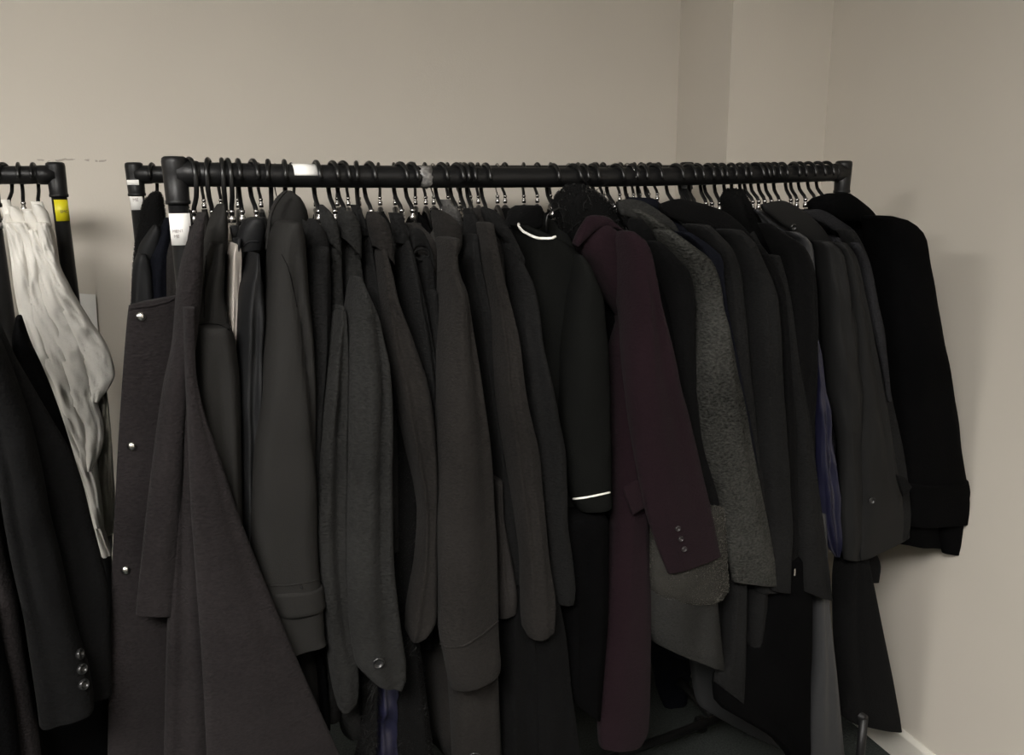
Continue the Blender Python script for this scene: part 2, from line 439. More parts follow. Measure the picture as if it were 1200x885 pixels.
V, Fc = prism([CORNER+wd_*.5, rf, rf-ac*.12, CORNER+wd_*.5-ac*.12], 0, CEIL); struct('wall_right', V, Fc, mw)
lf = bl-wd_*(DF+1.0)
V, Fc = prism([bl, bl+ac*.12, lf+ac*.12, lf], 0, CEIL); struct('wall_left', V, Fc, mw)
V, Fc = prism([lf, rf, rf-wd_*.12, lf-wd_*.12], 0, CEIL); struct('wall_front', V, Fc, mw)
# carpet
M, nt, b = nodes('dark_green_grey_carpet'); N = nt.nodes.new
tc = N('ShaderNodeTexCoord'); n1 = N('ShaderNodeTexNoise'); n1.inputs['Scale'].default_value = 160; n1.inputs['Detail'].default_value = 5
nt.links.new(tc.outputs['Object'], n1.inputs['Vector']); cr = N('ShaderNodeValToRGB')
cr.color_ramp.elements[0].position = .35; cr.color_ramp.elements[1].position = .68
cr.color_ramp.elements[0].color = (.008, .011, .010, 1); cr.color_ramp.elements[1].color = (.030, .037, .033, 1)
nt.links.new(n1.outputs[0], cr.inputs[0]); nt.links.new(cr.outputs[0], b.inputs['Base Color']); b.inputs['Roughness'].default_value = 1
bp = N('ShaderNodeBump'); bp.inputs['Distance'].default_value = .004; nt.links.new(n1.outputs[0], bp.inputs['Height']); nt.links.new(bp.outputs[0], b.inputs['Normal'])
V, Fc = prism([lf, rf, CORNER+wd_*.6, bl], -.05, 0); struct('floor', V, Fc, M)
V, Fc = prism([lf, rf, CORNER+wd_*.6, bl], CEIL, CEIL+.05); struct('ceiling', V, Fc, plain('ceiling_white', (.7, .7, .67), .9))
# skirting with a bevelled top
mb = plain('off_white_gloss_trim', (.60, .575, .52), .45, scale=8, var=.05, spec=.4)
def skirting(name, p, q, nrm):
    prof = [(0, 0), (.014, 0), (.014, .088), (.0125, .091), (.006, .099), (.004, .102), (0, .102)]
    V = [np.array(e)+nrm*a+zh*h for e in (p, q) for (a, h) in prof]; n = len(prof)
    struct(name, V, [tuple(range(n)), tuple(range(2*n-1, n-1, -1))]+[(i, n+i, n+(i+1) % n, (i+1) % n) for i in range(n)], mb)
fl = lambda p: np.array([p[0], p[1], 0.])
skirting('baseboard_right', fl(rf), fl(CORNER), ac)
skirting('baseboard_pier', fl(CORNER), fl(E1), -wd_)
skirting('trim_1', fl(E1), fl(E2), ac)
skirting('baseboard_back', fl(E2), fl(bl), -wd_)
# sheet of paper taped to the back wall
pp = [isect(E2, ac, x) for x in (92, 112)]
def onwall(x, y, off=.0):
    g = ray(x, y); t = np.dot(E2-CAM-wd_*off, wd_)/np.dot(g, wd_); return CAM+g*t
a, b_, c, d = onwall(91, 344, .002), onwall(112, 345, .002), onwall(117, 420, .002), onwall(96, 420, .002)
V = [a, b_, c, d]+[p-wd_*.0012 for p in (a, b_, c, d)]
o = mesh('paper_sheet', V, [(0, 1, 2, 3), (7, 6, 5, 4), (0, 4, 5, 1), (1, 5, 6, 2), (2, 6, 7, 3), (3, 7, 4, 0)], M_['paper'], smooth=False)
o['label'] = 'blank white sheet of paper on the wall behind the shirts'; o['category'] = 'paper'

# ceiling light panels (behind and above the camera, out of the picture)
for i, (x, y, s) in enumerate(PANELS):
    t = thing('ceiling_light', ['flat square ceiling light panel behind the camera, nearest the racks', 'flat square ceiling light panel above the right of the room', 'flat square ceiling light panel above the left of the room'][i], 'ceiling light', (x, y, CEIL))
    V, Fc = box_geo(x-.62, x+.62, y-.62, y+.62, CEIL-.02, CEIL-.004); mesh('frame', V, Fc, M_['paper'], t, smooth=False)
    V, Fc = box_geo(x-.6, x+.6, y-.6, y+.6, CEIL-.026, CEIL-.0205); mesh('diffuser', V, Fc, plain('lit_diffuser', (.9, .9, .9), .6, emit=PANEL_LIGHT*s), t, smooth=False)

# ------------------------------------------------------------------ garment racks
RR = .0203
def rack(label, P0, P1, zr, parts=(True, True), sag=0., base=True):
    P0 = np.array([P0[0], P0[1], 0.]); P1 = np.array([P1[0], P1[1], 0.])
    t = thing('garment_rack', label, 'clothes rack', tuple((P0+P1)/2))
    d = (P1-P0); L = np.linalg.norm(d); d /= L; n = np.array([-d[1], d[0], 0])
    pts = [P0+d*(L*s)+zh*(zr-sag*4*s*(1-s)) for s in np.linspace(0, 1, 25)]
    V, Fc = tube_geo(pts, RR, 28); mesh('rail', V, Fc, M_['rack'], t)
    for k, P in enumerate((P0, P1)):
        if not parts[k]: continue
        sg = 1 if k == 0 else -1
        V, Fc = tube_geo([P+zh*z for z in (.09, .5, 1.0, zr-.03)], .0165, 24); po = mesh('post', V, Fc, M_['rack'], t)
        # moulded corner connector: vertical socket, horizontal socket
        prof = [(.0180, -.050), (.0200, -.050), (.0205, -.047), (.0205, -.044), (.0193, -.043), (.0202, .0), (.0208, .020), (.0196, .026), (.0155, .0285), (.004, .029)]
        V, Fc = lathe_geo(prof, P+zh*zr, (0, 0, 1), 28)
        V2, F2 = tube_geo([P+zh*zr+d*sg*s for s in (.0, .030, .036, .038)], [.0218, .0218, .0214, .0204], 28)
        o0 = len(V); V = list(V)+V2; Fc = Fc+[tuple(i+o0 for i in f) for f in F2]
        mesh('corner_connector', V, Fc, M_['rack'], t)
        if base:
            V, Fc = tube_geo([P+n*s+zh*.10 for s in (-.27, -.1, .1, .27)], .0155, 16); fo = mesh('foot', V, Fc, M_['rack'], t)
            for s in (-.205, .205):
                if abs(zr-ZR) < .001:
                    V, Fc = tube_geo([P+n*s+zh*z for z in (.05, .31)], .0115, 12); sub('upright', V, Fc, M_['rack'], fo)
                V, Fc = lathe_geo([(.004, -.011), (.024, -.011), (.027, -.007), (.027, .007), (.024, .011), (.004, .011)], P+n*s+zh*.027, d, 20); sub('caster', V, Fc, M_['plastic'], fo)
        if base and abs(zr-ZR) < .001:
            V, Fc = tube_geo([P+n*s+zh*.31 for s in (-.21, 0, .21)], .0115, 12); mesh('cross_bar', V, Fc, M_['rack'], t)
    if base:
        for s in (-.19,):
            V, Fc = tube_geo([P0+zh*.115-n*s, P1+zh*.115-n*s], .0125, 14); mesh('base_rail', V, Fc, M_['rack'], t)
    return t
XA, XB = at(205.5, 204)[0], at(988, 203)[0]
r1 = rack('long black tube rack in front, carrying the row of dark coats', (XA, YR), (XB, YR), ZR, sag=.0085)
g = ray(158, 205); RL = CAM+g*(2.25/g[1]); RL[2] = 0
RDIR = np.array([math.cos(-TH), math.sin(-TH), 0]); RRt = RL+RDIR*1.5
ZR2 = HC+.0385
r2 = rack('second black rack, mostly hidden behind the row of dark coats', RL, RRt, ZR2)
g = ray(66, 205); LL = CAM+g*(2.25/g[1]); LL[2] = 0
r3 = rack('black rack at the far left with white shirts and a yellow sticker', LL-RDIR*1.5, LL, ZR2)
g = ray(-13, 256); LN = CAM+g*(YR/g[1]); LN[2] = 0
r4 = rack('black rack at the left edge, its post beside the black blazer', LN-np.array([1.5, 0, 0]), LN, ZR)

def patch(parent, P, axis_up, face, rad, half, z0, z1, mat, name, n=10, label=None):      # a sticker bent round an upright tube
    V = []; f = math.atan2(face[1], face[0])
    for z in (z0, z1):
        for r_ in (rad, rad+.0007):
            for k in range(n+1):
                a = f-half+2*half*k/n; V.append((P[0]+r_*math.cos(a), P[1]+r_*math.sin(a), z))
    m1 = n+1; Fc = []
    for k in range(n):
        Fc += [(m1+k, m1+k+1, 3*m1+k+1, 3*m1+k), (k, m1+k, m1+k+1, k+1)[::-1], (2*m1+k, 3*m1+k, 3*m1+k+1, 2*m1+k+1), (k+1, k, 2*m1+k, 2*m1+k+1)]
    return mesh(name, V, Fc, mat, parent, label=label)
def zat(P, y, x):                                          # height at which the upright at P is seen at pixel row y
    g = ray(x, y); return HC+g[2]*math.hypot(P[0], P[1])/math.hypot(g[0], g[1])
def lettering(parent, text, pos, face, size, mat, rad):
    cu = bpy.data.curves.new('lettering', 'FONT'); cu.body = text; cu.size = size; cu.align_x = 'CENTER'; cu.align_y = 'CENTER'; cu.extrude = .0002
    o = bpy.data.objects.new('lettering', cu); C.objects.link(o)
    f = Vector((face[0], face[1], 0)).normalized(); xax = Vector((-f.y, f.x, 0)); zz = Vector((0, 0, 1))
    R = Matrix((xax, zz, f)).transposed().to_4x4()
    dg = bpy.context.evaluated_depsgraph_get(); me = bpy.data.meshes.new_from_object(o.evaluated_get(dg)); bpy.data.objects.remove(o)
    p = Vector(pos)+f*(rad+.0012)
    for v in me.vertices:                                 # bend round the tube
        x = v.co.x; a = x/rad; v.co.x = rad*math.sin(a); v.co.z += rad*(math.cos(a)-1)
    me.transform(Matrix.Translation(p-Vector(wpos(parent))) @ R)
    me.materials.clear(); me.materials.append(mat)
    q = bpy.data.objects.new('lettering', me); C.objects.link(q); q.parent = parent
    return q
P = (XA, YR); fc = (-XA, -YR)
la = patch(r1, P, 1, fc, .0170, 1.25, zat(P, 287, 207), zat(P, 250, 205), M_['paper'], 'label', label='white paper label on the near post')
lettering(la, 'MENT', (P[0]-.0045, P[1], zat(P, 270.5, 206)), fc, .0070, M_['pink_ink'], .0172)
lettering(la, 'ME', (P[0]-.0075, P[1], zat(P, 276.5, 206)), fc, .0070, M_['pink_ink'], .0172)
P = RL; fc = (-P[0]*1.0-.12, -P[1])
la = patch(r2, P, 1, (-P[0]-.55, -P[1]), .0170, .95, zat(P, 246, 159), zat(P, 221.5, 157), M_['paper'], 'label', label='white paper label on the post')
lettering(la, 'ME', (P[0], P[1], zat(P, 234.5, 158)), (-P[0]-.55, -P[1]), .011, M_['pink_ink'], .0172)
patch(r2, P, 1, (-P[0]-.9, -P[1]), .0212, .7, zat(P, 217, 155), zat(P, 211, 155), M_['paper'], 'tape', label='scrap of white tape on the corner connector')
P = LL; fc = (-P[0]+.55, -P[1])
la = patch(r3, P, 1, fc, .0170, .98, zat(P, 259, 71), zat(P, 234, 69), M_['yellow'], 'sticker', label='yellow sticker')
lettering(la, 'EMC', (P[0]+.001, P[1], zat(P, 248, 71)), (-P[0]+.75, -P[1]), .0085, M_['ink'], .0172)
P = LN
patch(r4, P, 1, (0, -1), .0170, 1.5, zat(P, 268, -10), zat(P, 261, -10), M_['silver'], 'band', label='silver band')
def rail_patch(x0, x1, a0, a1, mat, name, label, n=8, rough=0.):   # tape bent round the rail
    X0 = at(x0, 205)[0]; X1 = at(x1, 205)[0]; V = []; m1 = n+1; rnd = random.Random(3)
    for X in (X0, X1):
        for r_ in (RR-.0002, RR+.0008):
            for k in range(m1):
                a = a0+(a1-a0)*k/n; q = r_+(rnd.uniform(0, rough) if r_ > RR else 0)
                V.append((X+(rnd.uniform(-rough, rough)*2), YR-q*math.cos(a), ZR+rail_sag(X)+q*math.sin(a)))
    Fc = []
    for k in range(n):
        Fc += [(m1+k, 3*m1+k, 3*m1+k+1, m1+k+1), (k, m1+k, m1+k+1, k+1), (2*m1+k, 2*m1+k+1, 3*m1+k+1, 3*m1+k)]
    Fc += [(0, 2*m1, 3*m1, m1), (n, m1+n, 3*m1+n, 2*m1+n)]
    mesh(name, V, Fc, mat, r1, label=label)
rail_patch(342, 370, .02, 1.5, M_['paper'], 'label', 'white paper label on the rail')
rail_patch(490, 501, -1.3, 1.3, M_['tape'], 'tape', 'crumpled clouded tape round the rail', rough=.0025)
rail_patch(739, 743, -.1, 1.2, M_['paper'], 'tape', 'small white tape on the rail', rough=.001)

# ------------------------------------------------------------------ hangers
def hanger(px, label, group=None, rail='main', front=False, S=None, chrome=False, r=.0042, bar=True, seed=0, X=None, mini=False):
    rnd = random.Random(seed*17+int(px)*3)
    if rail == 'main':
        X = at(px, 204)[0]; c = np.array([X, YR, ZR+rail_sag(X)]); e = np.array([0, -1., 0])
    elif rail == 'rear':
        c = RL+RDIR*X; c[2] = ZR2; e = np.array([-math.sin(TH), -math.cos(TH), 0])
    elif rail == 'left':
        c = LL-RDIR*X; c[2] = ZR2; e = np.array([-math.sin(TH), -math.cos(TH), 0])
    else:
        c = LN-np.array([X, 0, 0]); c[2] = ZR; e = np.array([0, -1., 0])
    ya = math.radians(rnd.uniform(-16, 10)); e = np.array([e[0]*math.cos(ya)-e[1]*math.sin(ya), e[0]*math.sin(ya)+e[1]*math.cos(ya), 0])
    t = thing('coat_hanger', label, 'hanger', tuple(c), group)
    s = -1 if front else 1; R = RR+r+.0036; lift = -.0032
    pts = [e*(s*R)+zh*-.004*1]
    for a in np.linspace(5, 180, 13): pts.append(e*(s*R*math.cos(math.radians(a)))+zh*(R*math.sin(math.radians(a))))
    for (q, z) in ((-1, -.010), (-.96, -.022), (-.80, -.034), (-.5, -.043), (-.2, -.050), (-.03, -.058), (0, -.068)):
        pts.append(e*(s*R*q)+zh*z)
    pts = [c+p+zh*lift for p in pts]
    mt = M_['chrome'] if chrome else M_['plastic']; rad = .0019 if chrome else r
    V, Fc = tube_geo(pts, [rad*.8]+[rad]*(len(pts)-1), 10); mesh('hook', V, Fc, mt, t, label='chrome hook' if chrome else None)
    V, Fc = lathe_geo([(.0045, -.082), (.006, -.080), (.006, -.072), (.0042, -.070), (.0042, -.066), (.0055, -.064), (.0055, -.060), (.003, -.059)], c, (0, 0, 1), 12)
    mesh('swivel', V, Fc, M_['chrome'], t, label='metal swivel')
    if bar:
        ee = e
        if S is not None:
            ee = np.array([S[0]-c[0], S[1]-c[1], 0]); ee /= np.linalg.norm(ee)
        wv = .11
        pts = [c+ee*(wv*k)+zh*(-.092-.065*abs(k)**1.3) for k in (-1, -.8, -.6, -.4, -.2, -.07, 0, .07, .2, .4, .6, .8, 1)]
        V, Fc = tube_geo(pts, [.005, .006, .006, .006, .006, .007, .008, .007, .006, .006, .006, .006, .005], 8); mesh('shoulder_bar', V, Fc, M_['plastic'], t)
    return t, c

# ------------------------------------------------------------------ coats on the front rack
SEEDN = [0]
NAMES = {}
def garment(name, label, cat, hook, sh, mat, parts, length=1.0, thick=.045, flare=.008, far=True, front_hook=False, v_s=.2, chrome=False, group=None, hl=None, hw=.15, auto=True, zneck=-.09, drift=0.):
    SEEDN[0] += 1; sd = SEEDN[0]
    X = at(hook, 204)[0]; S = at(sh[0], sh[1], v_s)
    H = np.array([X, YR, ZR+rail_sag(X)])
    h, c = hanger(hook, hl or ('hanger of the '+label), front=front_hook, S=S, chrome=chrome, seed=sd, group=group)
    t = thing(name, label, cat, tuple(H+zh*zneck), group)
    mt = M_[mat]
    out = {}
    if auto:
        V, Fc, H, e, nn = torso(X, S, length, thick, flare, sd, zneck=zneck, hw=hw, drift=drift)
        out['auto'] = mesh('body', V, Fc, mt, t)
        if far:
            a = np.array([X, YR, 0])-e*.185; top = S[2]-.005
            V, Fc = tube_geo([a+zh*(top-.0), a-e*.012+zh*(top-.015), a-e*.02+zh*(top-.06), a-e*.03+zh*(top-.25), a-e*.035+zh*(top-.42), a-e*.03+zh*(top-.58)], [.02, .035, .045, .045, .04, .036], 16)
            mesh('sleeve', V, Fc, mt, t)
    for i, p in enumerate(parts):
        nm, rows, v = p[0], p[1], p[2]; kw = dict(p[3]) if len(p) > 3 else {}
        pm = M_[kw.pop('mat')] if 'mat' in kw else mt
        lab = kw.pop('label', None); key = kw.pop('key', nm); hair = kw.pop('hair', None)
        kw.setdefault('seed', sd*7+i)
        V, Fc = cloth(rows, v, **kw)
        o = mesh(nm, V, Fc, pm, t, label=lab)
        if hair: fur(o, hair[0], hair[1], M_[hair[2]], seed=sd+i, **(hair[3] if len(hair) > 3 else {}))
        out[key] = o
    return t, out
ST = dict(strip=True, bmax=.010, fold=0, hem=False, cap=0, M=20)
SL = dict(bmax=.055, fold=.07, wr=.05)
def S_(**k): d = dict(SL); d.update(k); return d
def T_(**k): d = dict(ST); d.update(k); return d
def L_(top, bot): return [(a, b) for a, b in zip(top, bot)]

# 1 -- long brownish charcoal coat with three metal snaps
t, o = garment('long_coat', 'long brownish charcoal wool coat with three metal snaps, first on the rail', 'coat', 223, (222, 290), 'brown_wool', [
  ('sleeve', [(250, 231, 241), (268, 225, 239), (300, 214, 238), (330, 208, 237), (347, 206, 236), (400, 202, 230), (452, 191, 222), (577, 174, 214), (640, 167, 210), (719, 159, 204)], .25, S_(bmax=.04, cap=.6, flat=.7, fold=.03)),
  ('front_panel', [(352, 151, 212, -12), (370, 149, 213, -10), (500, 140, 208, -3), (640, 133, 206), (718, 130, 205), (885, 127, 205), (960, 126, 206)], .205, dict(bmax=.012, fold=.12, nf=2, cap=.05)),
  ('skirt_panel', [(360, 214, 228), (425, 216, 229), (465, 218, 235), (537, 221, 258), (600, 224, 279), (640, 227, 294), (693, 231, 315), (770, 237, 347), (885, 243, 398), (960, 246, 432)], .285, dict(bmax=.022, fold=.16, nf=2, cap=.2)),
  ('back_panel', [(380, 208, 224), (500, 206, 228), (600, 203, 236), (729, 196, 250), (885, 192, 262), (960, 190, 270)], .245, dict(bmax=.03, fold=.1, cap=.2)),
  ], length=1.30, thick=.04, front_hook=True)
for (x, y) in ((165, 371), (154.5, 523), (147, 668)): button(o['front_panel'], x, y, .0072, M_['snap'], False, 'snap')
piping(o['front_panel'], [(152, 362), (165, 360), (180, 358), (195, 354), (208, 348)], .0018, M_['brown_wool'], 'top_seam', off=.1)
# 2 -- smooth dark grey
t, o = garment('coat', 'smooth dark grey coat with a shoulder seam, second from the near post', 'coat', 245, (245, 385), 'scuba', [
  ('collar', [(240, 254, 263), (250, 248, 265), (266, 243, 267), (300, 236, 265), (345, 233, 262)], .15, dict(bmax=.05, fold=0, cap=.5, hem=False)),
  ('yoke', [(285, 246, 262), (310, 239, 263), (340, 231, 262), (365, 226, 266), (382, 222, 269), (420, 223, 272)], .2, S_(bmax=.04, wr=0, cap=.3)),
  ('sleeve', [(380, 223, 269), (392, 219, 274), (410, 219, 277), (450, 221, 281), (500, 225, 282), (604, 232, 284), (720, 240, 286), (780, 244, 288)], .215, S_(cap=.12, wr=.03, creases=((.05, .10, .22, .3), (.7, .05, .2))))], length=1.0, front_hook=True, thick=.035)
piping(o['sleeve'], [(222, 386), (230, 382), (242, 380), (256, 381), (269, 387)], .0009, M_['deep_black'], 'seam', off=.2)
piping(o['yoke'], [(242, 300), (240, 335), (239, 372)], .0007, M_['deep_black'], 'seam', off=.2)
# 3 -- cream blouse
t, o = garment('blouse', 'cream satin blouse, a pale sliver among the dark coats', 'blouse', 261, (272, 300), 'cream', [
  ('sleeve', [(286, 268, 281), (300, 265, 283), (340, 264, 282), (400, 265, 281), (500, 266, 284), (600, 268, 284)], .175, S_(wr=.15, bmax=.03, cap=.5))], length=.7, thick=.02, front_hook=True, hw=.15)
# 4 -- black nylon
t, o = garment('jacket', 'glossy black nylon jacket with a curled-over collar', 'jacket', 268, (294, 325), 'nylon', [
  ('collar', [(257, 287, 308), (266, 281, 311), (280, 277, 310), (293, 275, 308, -4)], .17, dict(bmax=.03, fold=0, cap=.3)),
  ('lapel', [(280, 273, 283), (310, 270, 279), (340, 270, 277), (375, 272, 276)], .185, dict(bmax=.02, fold=0, cap=.4, hem=False)),
  ('sleeve', [(296, 289, 303), (308, 287, 304), (322, 283, 306), (335, 279, 308), (374, 276, 309), (425, 276, 309), (475, 277, 306), (510, 279, 305), (604, 281, 302), (631, 283, 301), (740, 288, 303)], .2, S_(wr=.09, cap=.2))], length=1.0, thick=.035, front_hook=True)
piping(o['collar'], [(278, 296), (285, 288), (294, 283), (303, 283)], .0011, M_['nylon'], 'seam', off=.3)
# 5 -- smooth black coat, high collar, strap cuff
t, o = garment('coat', 'smooth black coat with a tall stand collar and a strapped cuff', 'coat', 297, (335, 285), 'scuba', [
  ('collar', [(224, 332, 342), (230, 326, 350), (239, 321, 356), (250, 318, 360), (262, 316, 361), (276, 316, 358)], .14, dict(bmax=.05, fold=0, cap=.35, hem=False)),
  ('collar_edge', L_([(333, 223), (325, 230), (318, 242), (314, 256), (312, 275), (311, 292)], [(337, 224), (329, 233), (322, 245), (318, 258), (316, 276), (314, 292)]), .205, T_(bmax=.004)),
  ('sleeve', [(262, 322, 352), (275, 316, 356), (300, 312, 358), (340, 311, 361), (425, 306, 368), (492, 301, 370), (543, 296, 371), (635, 293, 372), (690, 299, 376), (712, 306, 378), (751, 322, 381), (757, 326, 382, -14)], .235, S_(fold=.06, flat=.5, creases=((-.12, .20, .13, 1.9), (-.5, .03, .3))))],
  length=1.05, thick=.04)
sl = o['sleeve']
V, Fc = cloth([(686, 306, 376.5, -7), (700, 312, 378.5, -8), (712, 316, 380, -9)], .235, bmax=.034, fold=0, cap=0, hem=False, inflate=.0016, M=40, flat=0)
sub('cuff_strap', V, Fc, M_['scuba'], sl)
piping(sl, [(300, 684), (316, 686), (335, 686), (355, 683), (374, 679)], .0013, M_['scuba'], 'seam')
piping(sl, [(330, 238+60), (337, 312), (343, 335), (348, 360)], .0006, M_['deep_black'], 'seam', off=.2)  # near-black line painted in as the shade along a sleeve fold
button(o['cuff_strap'] if 'cuff_strap' in o else sl, 353, 688, .0022, M_['button'], False, 'eyelet')
# 6
t, o = garment('coat', 'narrow charcoal coat tucked behind the tall stand collar', 'coat', 334, (368, 300), 'char', [
  ('collar', [(257, 361, 370), (264, 357, 376), (280, 353, 384), (290, 353, 386, 10), (308, 355, 386, 32)], .20, dict(bmax=.04, fold=0, cap=.4)),
  ('sleeve', [(290, 354, 384), (330, 348, 387), (350, 348, 387), (408, 352, 385), (492, 352, 380), (600, 352, 376), (720, 355, 378)], .195, S_())], length=1.0, thick=.035)
# 7
t, o = garment('coat', 'dark grey textured wool coat with a pale-lit sleeve and rounded cuff', 'coat', 371, (393, 360), 'grey_wool', [
  ('collar', [(240, 374, 379), (250, 374, 389), (265, 377, 396), (280, 380, 398, 10), (292, 384, 400, 18)], .21, dict(bmax=.035, fold=0, cap=.4)),
  ('epaulette', [(280, 386, 399), (320, 386, 401), (357, 387, 403)], .2, dict(bmax=.02, fold=0, cap=.2)),
  ('sleeve', [(358, 389, 403), (368, 384, 405), (428, 377, 407), (516, 369, 406), (600, 365, 406), (664, 369, 406), (729, 378, 410), (793, 387, 420), (815, 391, 419), (828, 395, 410)], .218, S_(bmax=.05, cap=.25))], length=1.05, thick=.04)
piping(o['sleeve'], [(386, 372), (390, 364), (397, 361), (403, 364)], .0009, M_['grey_wool'], 'seam', off=.3)
# 8
t, o = garment('coat', 'dark grey wool coat whose sleeve ends in one big ringed button', 'coat', 390, (418, 345), 'grey_wool', [
  ('collar', [(248, 396, 413), (262, 395, 421), (275, 397, 423, 12), (290, 399, 423, 26)], .213, dict(bmax=.035, fold=0, cap=.3)),
  ('yoke', [(280, 400, 418), (310, 401, 423), (345, 403, 428)], .18, dict(bmax=.035, fold=.05, cap=.2, hem=False)),
  ('sleeve', [(325, 410, 424), (340, 406, 430), (352, 404, 435), (369, 402, 442), (399, 402, 449), (428, 402, 455), (472, 402, 458), (600, 402, 458), (697, 404, 464), (750, 409, 471), (775, 414, 475), (792, 424, 474, 10), (797, 430, 470, 10)], .24, S_(bmax=.06, creases=((.3, .16, .16), (-.5, .05, .2))))], length=1.1, thick=.04)
button(o['sleeve'], 443, 776, .0105, M_['button'])
# 9
t, o = garment('coat', 'slim charcoal coat, a narrow strip left of the fur-edged coat', 'coat', 402, (430, 300), 'char', [
  ('collar', [(246, 414, 423), (258, 415, 428), (275, 420, 433)], .195, dict(bmax=.03, fold=0, cap=.4)),
  ('sleeve', [(268, 419, 432), (290, 420, 436), (320, 423, 441), (350, 426, 446), (420, 436, 456), (500, 440, 464), (640, 444, 466)], .178, S_())], length=1.0, thick=.03)
# 10 -- fur trimmed
t, o = garment('coat', 'charcoal wool coat with a shaggy black fur edge and navy satin lining', 'coat', 418, (452, 335), 'warm_wool', [
  ('collar', [(249, 430, 444), (261, 428, 454), (276, 431, 459, 10), (299, 437, 462, 24)], .217, dict(bmax=.035, fold=0, cap=.4)),
  ('sleeve', [(290, 440, 452), (305, 438, 456), (325, 438, 461), (349, 439, 466), (399, 446, 484), (443, 457, 499), (502, 468, 508), (575, 484, 512), (600, 488, 512), (650, 485, 512), (697, 478, 512), (722, 475, 510), (740, 475, 500), (750, 481, 491)], .218, S_()),
  ('front_edge', [(440, 453, 462), (470, 454, 472), (520, 455, 486), (600, 456, 492), (700, 456, 482), (760, 458, 492), (820, 463, 500), (885, 465, 508), (950, 462, 515)], .175, dict(mat='fur_base', bmax=.03, fold=.2, hem=False, cap=.3, label='shaggy black fur edge', key='fur', hair=(42000, .036, 'fur_black', dict(droop=.9, curl=.5)))),
  ('front_edge', [(770, 430, 440), (800, 427, 440), (850, 425, 440), (900, 415, 436), (950, 410, 432)], .175, dict(mat='fur_base', bmax=.03, fold=.2, hem=False, cap=.3, label='shaggy black fur edge', key='fur2', hair=(42000, .036, 'fur_black', dict(droop=.9, curl=.5)))),
  ('lining', [(780, 440, 466), (830, 436, 468), (885, 432, 472), (950, 430, 475)], .165, dict(mat='navy_satin', bmax=.02, fold=.5, nf=6, wr=.4, cap=.1, label='navy satin lining')),
  ], length=1.25, thick=.03)
# 11
t, o = garment('coat', 'narrow charcoal coat between the fur-edged coat and the rolled collar', 'coat', 433, (472, 300), 'char', [
  ('collar', [(260, 460, 467), (268, 461, 474), (284, 462, 481)], .20, dict(bmax=.03, fold=0, cap=.4)),
  ('sleeve', [(282, 464, 480), (310, 463, 488), (350, 467, 497), (400, 480, 507), (450, 490, 513), (520, 500, 518), (640, 502, 520)], .195, S_())], length=1.0, thick=.03)
# 12
t, o = garment('jacket', 'charcoal jacket with a small rolled collar open like a tube', 'jacket', 469, (492, 300), 'char', [
  ('collar', L_([(481, 270), (487, 267), (493, 269), (500, 280), (505, 294), (508, 310)], [(483, 296), (487, 291), (494, 289), (500, 293), (503, 302), (506, 314)]), .205, T_(bmax=.010)),
  ('shoulder', [(300, 486, 502), (312, 487, 508), (340, 490, 512), (380, 496, 516)], .19, dict(bmax=.03, cap=.3)),
  ('sleeve', [(340, 490, 512), (400, 498, 518), (470, 505, 521), (560, 506, 522), (650, 506, 522)], .195, S_())], length=.9, thick=.03)
V, Fc = tube_geo([at(494+9*math.cos(a), 298+6.5*math.sin(a), .208) for a in np.linspace(0, 2*math.pi, 19)[:-1]], .0022, 8, closed=True)
sub('rolled_edge', V, Fc, M_['char'], o['collar'])
# 13
t, o = garment('coat', 'brownish charcoal wool coat with a broad turned-back cuff', 'coat', 482, (525, 300), 'warm_wool', [
  ('collar', [(246, 505, 517), (253, 505, 530, 6), (265, 507, 540, 4), (285, 511, 541), (296, 513, 538)], .19, dict(bmax=.045, fold=0, cap=.2, hem=False)),
  ('sleeve', [(280, 511, 538), (300, 513, 536), (318, 513, 538), (340, 512, 547), (399, 511, 556), (457, 511, 565), (516, 511, 573), (600, 511, 579), (700, 513, 583), (738, 514, 584), (760, 519, 585, -10), (782, 524, 587, -18), (793, 528, 586, -26)], .25, S_(bmax=.06, fold=.05)),
  ('coat_skirt', [(740, 520, 580), (800, 525, 583), (885, 530, 586), (960, 532, 590)], .185, dict(bmax=.05, cap=.1))], length=1.15, thick=.045)
piping(o['sleeve'], [(515, 753), (527, 758), (541, 757), (562, 745), (583, 728)], .0021, M_['warm_wool'], 'cuff_seam')
piping(o['sleeve'], [(513, 320), (520, 316), (530, 317), (538, 322)], .0007, M_['warm_wool'], 'seam', off=.2)
button(o['coat_skirt'], 556, 887, .0125, M_['button'])
# 14
t, o = garment('cardigan', 'pale heather grey knit cardigan showing its collar and one cuff', 'cardigan', 517, (560, 330), 'heather', [
  ('collar', [(238, 520, 528), (245, 518, 536), (252, 520, 540), (264, 528, 542)], .135, dict(bmax=.03, fold=0, cap=.4)),
  ('sleeve', [(560, 570, 588), (600, 574, 590), (660, 576, 600), (700, 577, 605), (718, 580, 604, -8)], .2, S_(mat='grey_brown'))], length=.85, thick=.03)
# 15
t, o = garment('coat', 'charcoal coat right of the broad cuff, mostly in shadow', 'coat', 535, (556, 330), 'char', [
  ('collar', [(245, 543, 553), (258, 543, 560), (285, 545, 563)], .19, dict(bmax=.03, fold=0, cap=.4)),
  ('sleeve', [(275, 540, 560), (300, 538, 562), (350, 546, 573), (450, 562, 588), (550, 577, 604), (640, 588, 610), (700, 596, 612)], .19, S_())], length=1.05, thick=.03)
